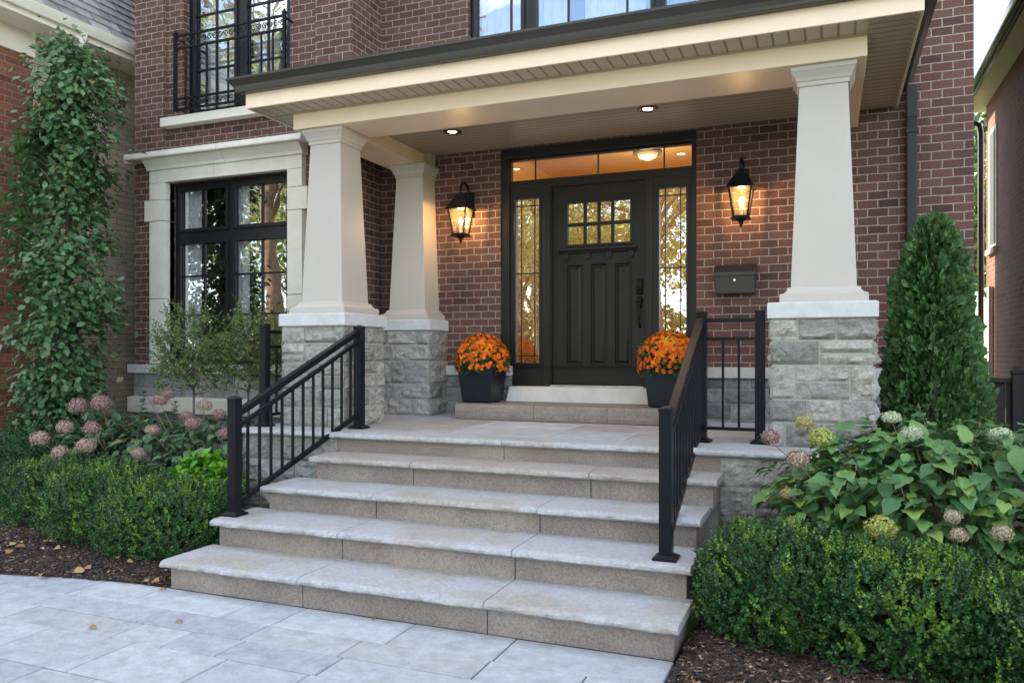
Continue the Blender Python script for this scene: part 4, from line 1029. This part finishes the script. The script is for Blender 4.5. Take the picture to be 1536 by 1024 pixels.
# arborvitae: upright cone of feathery flat sprays
def arborvitae(label, x, y, top, rad):
    o = thing('arborvitae', label, 'evergreen', (x, y, .03))
    n = 21000; t = rng.random(n)**.8
    z = .05 + (top-.05)*t
    prof_ = rad*np.power(np.clip(1-t,0,1), .47)*np.minimum(1, .80+1.0*t)*.98 + .01
    a = rng.uniform(0, 2*np.pi, n)
    lump = np.array([1 + .22*mnoise.noise(Vector((math.cos(q)*1.8, math.sin(q)*1.8, h*3.2))) + .13*mnoise.noise(Vector((math.cos(q)*5, math.sin(q)*5, h*8))) for q, h in zip(a, z)])
    rr = prof_*lump*(1-.8*rng.random(n)**2.6)
    P = np.stack([x+rr*np.cos(a), y+rr*np.sin(a), z], 1)
    out = np.stack([np.cos(a), np.sin(a), np.zeros(n)], 1)
    D = nrm(out*rng.uniform(.25,.7,(n,1)) + np.array((0,0,1.)) + rng.normal(0,.24,(n,3)))
    # each spray: a small fan of narrow scales
    FT = []; FF = []
    for k, (ang, h0, ln) in enumerate([(0,0,1),(.55,.1,.7),(-.55,.1,.7),(.5,.35,.55),(-.5,.35,.55),(.45,.6,.4),(-.45,.6,.4)]):
        b = len(FT); dx, dy = math.sin(ang), math.cos(ang); wd = .10
        FT += [(0-dy*wd*.4, h0+dx*wd*.4, 0),(0+dy*wd*.4, h0-dx*wd*.4, 0),(dx*ln*.6+dy*wd, h0+dy*ln*.6-dx*wd, .04),(dx*ln, h0+dy*ln, .0),(dx*ln*.6-dy*wd, h0+dy*ln*.6+dx*wd, .04)]
        FF += [(b,b+1,b+2),(b,b+2,b+4),(b+4,b+2,b+3)]
    V, F = scatter(np.array(FT), np.array(FF), P, D, nrm(np.cross(out, np.array((0,0,1.)))+out*.6*rng.normal(size=(n,1))+rng.normal(0,.3,(n,3))), np.where(rng.random(n) < .12, rng.uniform(.06,.10,n), rng.uniform(.022,.052,n)))
    npmesh('foliage', V, F, M['arb'], o)
    MB().tube([(x,y,0),(x+.01,y,.8),(x,y,top*.8)],[.05,.035,.01],8).build('trunk', M['bark'], o, smooth=True)
arborvitae('tall pointed evergreen beside the right stone pier', .70, 6.50, 2.50, .46)

# broad leaf with folded midrib and wavy rim
def broad_leaf():
    rows = [(-.07,.10),(-.03,.24),(.07,.34),(.19,.395),(.33,.40),(.47,.365),(.61,.295),(.74,.205),(.86,.11),(.95,.04),(1.02,.0)]
    V = []; F = []
    for k, (y, wd) in enumerate(rows):
        dz = -.30*y*y*y
        for s in (-1,-.5,0,.5,1):
            yy = y + (.10 if s == 0 and k < 2 else 0) + .035*abs(s)
            V.append((s*wd*(1+(.03 if k % 2 else -.02)*(abs(s) == 1)), yy, dz + .30*abs(s)*wd*(1-.45*abs(s)) + (.035*math.sin(k*2.2) if abs(s) == 1 else 0) + (.012*(k%2) if abs(s) == .5 else 0)))
    for k in range(len(rows)-1):
        for i in range(4): F.append((k*5+i, k*5+i+1, k*5+i+6, k*5+i+5))
    return np.array(V), np.array(F)
BL, BLF = broad_leaf()
# flower heads: balls of four-petalled florets
FT = []; FF = []
for k in range(4):
    a = k*math.pi/2; c_, s_ = math.cos(a), math.sin(a); b = len(FT)
    for (u, v, h) in ((0,0,0),(.38,-.30,.10),(.72,0,.05),(.38,.30,.10)): FT.append((u*c_-v*s_, u*s_+v*c_, h))
    FF.append((b,b+1,b+2,b+3))
FT = np.array(FT); FF = np.array(FF)
def head_mesh(rad, flat, n, rough=.12):
    i = np.arange(n)+.5; ph = np.arccos(1-1.72*i/n); th = math.pi*(1+5**.5)*i
    d = np.stack([np.cos(th)*np.sin(ph), np.sin(th)*np.sin(ph), np.cos(ph)], 1)
    P = d*np.array((rad,rad,rad*flat))*(1+rng.normal(0,rough,(n,1)))
    # scatter wants D in the petal plane and U as the facing
    D = nrm(np.cross(d, rng.normal(size=d.shape)))
    V, F = scatter(FT, FF, P, D, nrm(d+rng.normal(0,.35,d.shape)), rng.uniform(.17,.25,n)*rad*.9)
    # leaf axes: x and y of template both lie in the petal plane
    return V, F
def hydrangea(label, c, r, n, heads, m, leafs=(.09,.15), seed=0., zmin=-.5, group=None, up=.35, extra=None):
    o = thing('hydrangea', label, 'hydrangea', (c[0], c[1], .03), group)
    P, nn = mound_points(n, c, r, 2.2, .16, seed, zmin, (.5,1.05))
    out = nn.copy()
    D = nrm(out*np.array((1,1,.25)) + rng.normal(0,.45,P.shape) + np.array((0,0,-.45)) )
    flat_ = (rng.random(len(P)) < .6)[:,None]
    D = np.where(flat_, nrm(out*np.array((1,1,.1)) + rng.normal(0,.5,P.shape)*np.array((1,1,.35)) + np.array((0,0,-.12))), D)
    U = nrm(out*np.where(flat_,.22,.6) + np.array((0,0,1.)) + rng.normal(0,.24,P.shape))
    parts = [scatter(BL*np.array((1,1,1.)), BLF, P, D, U, rng.uniform(leafs[0],leafs[1],len(P)))]
    # leafy shoots standing out of the top
    for (x, y, z) in (extra or []):
        K = 14; t = np.arange(K)/K; Pp = np.stack([np.full(K,x)+.01*np.sin(9*t), np.full(K,y), z-.34*(1-t)],1)
        a = np.arange(K)*2.4; Dd = nrm(np.stack([np.cos(a), np.sin(a), .15+.5*t],1)); Uu = nrm(np.stack([-np.cos(a)*.4, -np.sin(a)*.4, np.ones(K)],1))
        parts.append(scatter(BL, BLF, Pp, Dd, Uu, leafs[1]*(1.05-.6*t)))
    V, F = cat_meshes(parts); npmesh('foliage', V, F, M[m], o, smooth=True)
    base = (c[0], c[1], .02)
    tips = [P[i] for i in rng.choice(len(P),22)] + [(h[0],h[1],h[2]-.02) for h in heads] + list(extra or [])
    stems(base, tips, .007, .003, 'stems', M['stem'], o)
    for (x, y, z, rad, flat, mm) in heads:
        V, F = head_mesh(rad, flat, int(260 + rad*1500)); V = V + np.array((x,y,z))
        npmesh('flower_head', V, F, M[mm], o)
    return o
HL1 = [(-6.694, 5.45, 1.04, 0.081, 0.85, 'hd_pink'), (-6.455, 5.5, 1.062, 0.085, 0.85, 'hd_pink'), (-6.693, 5.3, 0.842, 0.07, 0.85, 'hd_dust'), (-6.338, 5.3, 0.848, 0.069, 0.85, 'hd_pink'), (-6.892, 5.2, 0.737, 0.079, 0.85, 'hd_dust'), (-6.242, 5.15, 0.702, 0.08, 0.85, 'hd_dust'), (-6.5, 5.1, 0.629, 0.076, 0.85, 'hd_dust')]
HL2 = [(-5.821, 5.6, 1.103, 0.065, 0.85, 'hd_pink'), (-5.292, 5.6, 1.066, 0.063, 0.85, 'hd_dust'), (-5.273, 5.45, 0.915, 0.066, 0.85, 'hd_pink'), (-5.708, 5.4, 0.844, 0.058, 0.85, 'hd_dust'), (-5.214, 5.7, 0.976, 0.059, 0.85, 'hd_pink'), (-4.971, 5.5, 0.832, 0.052, 0.85, 'hd_pink'), (-5.497, 5.6, 0.956, 0.055, 0.85, 'hd_pink'), (-5.598, 5.15, 0.666, 0.056, 0.85, 'hd_dust'), (-5.825, 5.7, 1.148, 0.056, 0.85, 'hd_pink')]
HR = [(-0.336, 5.0, 1.032, 0.051, 0.85, 'hd_pink'), (-0.14, 5.05, 1.123, 0.051, 0.85, 'hd_mix'), (-0.045, 4.85, 1.054, 0.067, 0.85, 'hd_green'), (-0.171, 4.75, 0.938, 0.06, 0.85, 'hd_dust'), (-0.221, 4.75, 0.741, 0.038, 0.85, 'hd_mix'), (0.327, 5.0, 1.173, 0.048, 0.7, 'hd_white'), (0.42, 4.85, 1.099, 0.053, 0.7, 'hd_white'), (0.851, 4.9, 1.103, 0.054, 0.7, 'hd_white'), (0.251, 4.5, 0.634, 0.073, 0.85, 'hd_green'), (0.57, 4.48, 0.722, 0.039, 0.85, 'hd_tan'), (0.594, 4.44, 0.642, 0.039, 0.85, 'hd_tan'), (0.776, 4.42, 0.669, 0.043, 0.85, 'hd_tan')]
EX2 = [(-6.19, 5.75, 1.183), (-5.843, 5.8, 1.091), (-6.352, 5.7, 0.988)]
EXR = [(0.464, 5.0, 1.253), (0.195, 5.1, 1.193), (0.673, 5.0, 1.176), (0.777, 5.05, 1.16)]

hydrangea('leafy hydrangea left of the steps with mauve pink round flower heads', (-6.45,5.85,.50), (.78,.55,.44), 800, HL1, 'hyddark', (.07,.115), 2., group=None, extra=[])
hydrangea('loose hydrangea between the left railing and the window shrubs', (-5.25,5.75,.50), (.62,.48,.42), 620, HL2, 'hyddark', (.06,.11), 6., extra=EX2)
hydrangea('large leafy hydrangea below the right pier with green and tan flower heads', (.62,5.02,.58), (.95,.50,.55), 1900, HR, 'hyd', (.055,.135), 9., extra=EXR)

# lime green perennial, dark low evergreen
o = thing('lime_perennial', 'bright lime green low plant in front of the left hydrangeas', 'perennial', (-4.88,5.25,.03))
P, nn = mound_points(420, (-4.88,5.22,.50), (.30,.22,.20), 2.2, .15, 3., -.6, (.5,1.05))
D = nrm(nn*np.array((1,1,.2)) + rng.normal(0,.4,P.shape) + np.array((0,0,-.15))); U = nrm(nn*.4+np.array((0,0,1.))+rng.normal(0,.25,P.shape))
V, F = scatter(BL, BLF, P, D, U, rng.uniform(.05,.085,len(P))); npmesh('foliage', V, F, M['limeleaf'], o, smooth=True)
stems((-4.88,5.25,.02), [P[i] for i in rng.choice(len(P),14)], .005, .002, 'stems', M['stem'], o)
o = thing('low_evergreen', 'low dark evergreen shrub at the left edge beside the neighbour wall', 'shrub', (-7.75,6.1,.03))
P, nn = mound_points(2600, (-7.75,6.05,.42), (.62,.5,.42), 2.4, .18, 5.)
V, F = sprigs(P, nrm(nn+np.array((0,0,.5))+rng.normal(0,.4,P.shape)), 6, rng.uniform(.06,.12,len(P)), .032); npmesh('foliage', V, F, M['box'], o)

# columnar broad-leaved tree
def column_tree(label, x, y):
    o = thing('columnar_tree', label, 'tree', (x, y, .05))
    tr_ = MB(); tr_.tube([(x,y,0),(x+.02,y,1.2),(x-.02,y,2.6),(x+.05,y,3.8),(x+.12,y,4.7)],[.055,.05,.04,.025,.008],9)
    # (height, left reach, right reach) of the uneven outline
    PR = [(.75,.20,.12),(1.1,.40,.26),(1.6,.55,.36),(1.95,.62,.46),(2.3,.74,.50),(2.6,.80,.44),(2.85,.82,.40),(3.05,.60,.28),(3.3,.68,.22),(3.55,.66,.30),(3.75,.40,.36),(4.0,.24,.46),(4.3,.18,.54),(4.55,.12,.50),(4.72,.06,.36),(4.88,.02,.12)]
    zs = [p[0] for p in PR]; wl = [p[1] for p in PR]; wr_ = [p[2] for p in PR]
    Ps = []; Dd = []; Uu = []; Ss = []
    for k in range(640):
        z = rng.uniform(.75, 4.86); a = rng.uniform(0, 2*np.pi)
        if mnoise.noise(Vector((math.cos(a)*1.1+4, math.sin(a)*1.1, z*2.2))) < -.11: continue
        wd = np.interp(z, zs, wr_ if math.cos(a) > 0 else wl); rr = wd*rng.uniform(.15,1.0)**.55
        cpt = np.array((x+rr*math.cos(a), y+rr*math.sin(a)*.85, z+rng.normal(0,.03)))
        if k % 3 == 0: tr_.tube([(x,y,max(.5,z-.5)),(x+rr*.5*math.cos(a),y+rr*.45*math.sin(a),z-.15),tuple(cpt)],[.014,.008,.003],5)
        m_ = 34; q = rng.normal(0,1,(m_,3))*np.array((.105,.105,.085)); pos = cpt+q
        out = nrm(np.stack([pos[:,0]-x, pos[:,1]-y, np.zeros(m_)],1))
        Ps.append(pos); Dd.append(nrm(out*.7+np.array((0,0,-.45))+rng.normal(0,.5,(m_,3)))); Uu.append(nrm(out*.8+np.array((0,0,.8))+rng.normal(0,.3,(m_,3)))); Ss.append(rng.uniform(.045,.10,m_))
    V, F = scatter(LEAF, LEAF_F, np.concatenate(Ps), np.concatenate(Dd), np.concatenate(Uu), np.concatenate(Ss))
    npmesh('crown', V, F, M['treeleaf'], o); tr_.build('trunk', M['bark'], o, smooth=True)
column_tree('tall narrow leafy tree in front of the left neighbour wall', -7.62, 6.05)

# airy little standards with fine leaves
def airy(label, x, y, zc, r, lean):
    o = thing('airy_shrub', label, 'shrub', (x, y, .05), 'fine-leaved shrubs under the bay window')
    P, nn = mound_points(430, (x+lean,y,zc), (r,r*.8,r*1.05), 2.0, .3, x, -.8, (.15,1.08))
    b = MB(); fork = Vector((x,y,zc-r*1.0)); b.tube([(x,y,0),(x+.015,y,.55),fork],[.016,.014,.011],7)
    top = Vector((x+lean,y,zc+r*.6)); b.tube([fork,fork.lerp(top,.5)+Vector((.02,0,0)),top],[.011,.007,.002],5)
    for i in rng.choice(len(P), 55):
        q = Vector(P[i]); s = fork.lerp(top, max(0,min(.9,(q.z-.16-fork.z)/(top.z-fork.z)))); md = s.lerp(q,.5)+Vector((0,0,-.01)); b.tube([s,md,q],[.005,.0035,.0015],4)
    D = nrm(nn*.6+np.array((0,0,.35))+rng.normal(0,.4,P.shape))
    V, F = sprigs(P, D, 7, rng.uniform(.09,.17,len(P)), .034, T=SM*np.array((1.3,1,1))); npmesh('foliage', V, F, M['fine'], o); b.build('stem', M['bark'], o, smooth=True)
airy('fine-leaved small shrub on a thin stem before the window, nearer the neighbour tree', -5.82, 6.02, 1.53, .40, -.02)
airy('fine-leaved small shrub on a thin stem before the window, nearer the landing railing', -5.32, 6.22, 1.55, .38, .10)

# planters with chrysanthemums
def planter(x, y, label):
    o = thing('planter', label, 'planter', (x, y, 1.043), 'square charcoal planters by the door')
    MB().prof(x, y, [(.150,.150,1.055),(.156,.156,1.06),(.192,.192,1.39),(.203,.203,1.392),(.206,.206,1.44),(.196,.196,1.445),(.186,.186,1.44),(.180,.180,1.40)], caps=True).build('pot', M['pot'], o, bevel=.004)
    ft = MB()
    for sx in (-1,1):
        for sy in (-1,1): ft.box(x+sx*.11-.03,x+sx*.11+.03,y+sy*.11-.03,y+sy*.11+.03,1.044,1.058)
    ft.build('foot', M['pot'], o); MB().prof(x,y,[(.178,.178,1.405),(.178,.178,1.41)]).build('soil', M['soil'], o)
planter(-3.30, 7.36, 'square charcoal planter left of the door beside the rear column')
planter(-1.39, 7.32, 'square charcoal planter right of the door behind the step railing')
# one bloom: three whorls of petals
bv = []; bf = []
for ring, (np_, r_, tilt, z) in enumerate(((11,1.,.12,0),(9,.72,.45,.06),(6,.42,.95,.10))):
    for k in range(np_):
        a = 2*math.pi*(k+.5*ring)/np_; c_, s_ = math.cos(a), math.sin(a); b = len(bv)
        for (u, v, h) in ((.10,-.05,0),(.62,-.17,.55),(1.,0,1.),(.62,.17,.55),(.10,.05,0)):
            X = u*r_*math.cos(tilt*h); bv.append((X*c_-v*r_*s_, X*s_+v*r_*c_, z + u*r_*math.sin(tilt)*h*.9))
        bf.append((b,b+1,b+2,b+3,b+4))
bme = bpy.data.meshes.new('bloom'); bme.from_pydata(bv, [], bf); bme.materials.append(M['mum_o'])
bme2 = bme.copy(); bme2.materials.clear(); bme2.materials.append(M['mum_y'])
def mum(x, y, z, rx, rz, label, yellow):
    o = thing('chrysanthemum', label, 'flowers', (x, y, z), 'orange chrysanthemums by the door')
    n = 640; i = np.arange(n)+.5; ph = np.arccos(1-1.28*i/n); th = math.pi*(1+5**.5)*i
    d = np.stack([np.cos(th)*np.sin(ph), np.sin(th)*np.sin(ph), np.cos(ph)],1)
    Q = np.array((x,y,z+.02)) + d*np.array((rx,rx*.95,rz))*rng.uniform(.95,1.03,(n,1))
    rest = []
    dens = np.array([mnoise.noise(Vector((v[0]*3.2+x, v[1]*3.2, v[2]*3.2))) for v in d])
    keep = rng.random(n) < np.clip(.45+1.2*(d[:,2]) + .6*dens, .12, .99)
    order = [k for k in np.argsort(-(-(Q[:,1]-y)*1.0 + d[:,2]*.16 + rng.normal(0,.02,n))) if keep[k]]
    for c_, k in enumerate(order):
        nrm_ = Vector(d[k]+rng.normal(0,.22,3)); s = rng.uniform(.020,.029)
        if c_ < 100:
            b = bpy.data.objects.new('bloom', bme2 if (yellow and abs(Q[k][0]-x-.03) < .07 and abs(d[k][2]-.75) < .16) else bme)
            C.objects.link(b); b.parent = o; b.location = Vector(Q[k])-Vector((x,y,z)); b.rotation_euler = nrm_.to_track_quat('Z','Y').to_euler(); b.scale = (s,s,s)
        else: rest.append((Vector(Q[k]), nrm_, s))
    V = []; F = []
    for p, nn, s in rest:
        q = nn.to_track_quat('Z','Y'); b = len(V); V += [tuple(q @ (Vector(v)*s) + p) for v in bv]; F += [tuple(i_+b for i_ in f_) for f_ in bf]
    if V:
        me = bpy.data.meshes.new('bloom'); me.from_pydata(V, [], F); tag(link('bloom', me, M['mum_o'], o), kind='stuff')
    P, nn = mound_points(1100, (x,y,z+.02), (rx*.93,rx*.90,rz*.93), 2., .08, x, -.35, (.7,1.0))
    D = nrm(nn+rng.normal(0,.5,P.shape)); V, F = sprigs(P, D, 4, .04, .030); npmesh('leaves', V, F, M['box'], o)
mum(-3.30, 7.36, 1.43, .275, .285, 'orange chrysanthemum dome in the planter left of the door', False)
mum(-1.39, 7.32, 1.43, .285, .29, 'orange chrysanthemum dome with a few golden blooms in the planter by the railing', True)

# a few leaves dropped on the paving and steps
for (px, py, z, a, s, lab) in ((132,942,.004,.3,.055,'small brown leaf on the paving nearest the left mulch'),(262,935,.004,1.2,.05,'curled tan leaf on the paving before the lowest step'),(560,931,.004,2.2,.06,'thin yellow leaf close to the middle of the lowest step'),(238,886,.004,.9,.05,'dark leaf by the left corner of the lowest step')):
    k = (1.54)/((py-530)/1180); u = (px-768)/1180; x = k*(-math.sin(R(22))+u*math.cos(R(22))); y = k*(math.cos(R(22))+u*math.sin(R(22)))
    V, F = scatter(LEAF*np.array((.8,1,3)), LEAF_F, np.array([(x,y,z)]), np.array([(math.cos(a),math.sin(a),.1)]), np.array([(.2,-.3,1.)]), np.array([s]))
    tag(npmesh('fallen_leaf', V, F, M['litter']), lab, 'leaf', 'dry leaves dropped on the paving')

# ================================================================ STREET TREES (seen in the glass) and trees behind
def big_tree(label, x, y, h, r, trunk, seed, nleaf=7000, bark='bark', leaf='autumn', lo=.35, name='street_tree', group='autumn trees across the road', ls=(.16,.30)):
    rd = random.Random(seed); o = thing(name, label, 'tree', (x, y, 0), group)
    t = MB(); tips = []
    t.tube([(x,y,-.05),(x+.05,y,h*.2),(x-.1,y+.1,h*.42),(x+.1,y,h*.62),(x,y,h*.9)],[trunk*1.3,trunk,trunk*.85,trunk*.5,.04],10)
    for k in range(17):
        z = h*rd.uniform(lo*.8,.8); a = rd.uniform(0,6.28); q = r*rd.uniform(.5,1.)*math.sin(min(1,(1.05-z/h)*2.2)*1.57)
        e = Vector((x+q*math.cos(a), y+q*math.sin(a), z+h*rd.uniform(.08,.2))); s = Vector((x,y,z-h*.06)); md = s.lerp(e,.5)+Vector((rd.gauss(0,.3),rd.gauss(0,.3),.35))
        t.tube([s,md,e],[trunk*.34,trunk*.2,.02],6); tips += [e, md.lerp(e,.4)]
        for j in range(3):
            e2 = e+Vector((rd.gauss(0,r*.3),rd.gauss(0,r*.3),rd.gauss(.2,h*.05))); t.tube([md.lerp(e,.5),e2],[trunk*.09,.01],5); tips.append(e2)
    t.build('trunk', M[bark], o, smooth=True)
    c = np.array([tuple(v) for v in tips]); idx = rng.integers(0,len(c),nleaf)
    P = c[idx]+rng.normal(0,1,(nleaf,3))*np.array((r*.17,r*.17,h*.035))
    V, F = scatter(SM*np.array((1.3,1,1)), SMF, P, nrm(rng.normal(size=(nleaf,3))), nrm(rng.normal(size=(nleaf,3))), rng.uniform(*ls,nleaf))
    npmesh('crown', V, F, M[leaf], o)
big_tree('big autumn tree with thick reddish trunk reflected in the bay window', -14.6,-3.6,14,4.0,.22,1, bark='barkred', lo=.55, ls=(.10,.18), nleaf=9000)
big_tree('autumn tree reflected in the right panes of the bay window', -17.5,-9.5,12,4.2,.2,2, ls=(.10,.2), nleaf=7000)
big_tree('slender autumn tree reflected in the glass right of the door', -5.3,-10.5,11,3.8,.2,3, lo=.16, nleaf=21000, ls=(.07,.13))
big_tree('autumn tree reflected in the glass left of the door', -9.9,-11.5,11,4.2,.24,4, lo=.16, nleaf=21000, ls=(.07,.13))
big_tree('tall autumn tree far across the road at the left', -24,-17.5,13,5,.3,5)
big_tree('wide autumn tree across the road behind the slender one', -1.5,-18,11,5,.28,6)
big_tree('low spreading autumn tree across the road', -13.5,-19,10,5.5,.3,7)
big_tree('sunlit green tree far behind the gap between the houses', 3.3,27,9,3.2,.22,8, leaf='fine', name='garden_tree', group='trees behind the houses')
big_tree('yellow green tree behind the dark fence', 5.4,31,11,3.6,.22,9, leaf='autumn', name='garden_tree', group='trees behind the houses')
o = thing('hedge', 'tall yellowing hedge across the road reflected low in the glass', 'hedge', (-10,-20.5,0))
n = 26000; qx = rng.uniform(-34,8,n); qh = np.array([3.6+1.6*mnoise.noise(Vector((v*.45,0,0))) for v in qx]); P = np.stack([qx, -20.5+rng.normal(0,.5,n), rng.random(n)*qh],1)
V, F = scatter(SM*np.array((1.6,1,1)), SMF, P, nrm(rng.normal(size=(n,3))), nrm(rng.normal(size=(n,3))), rng.uniform(.15,.32,n)); npmesh('foliage', V, F, M['autumn'], o)
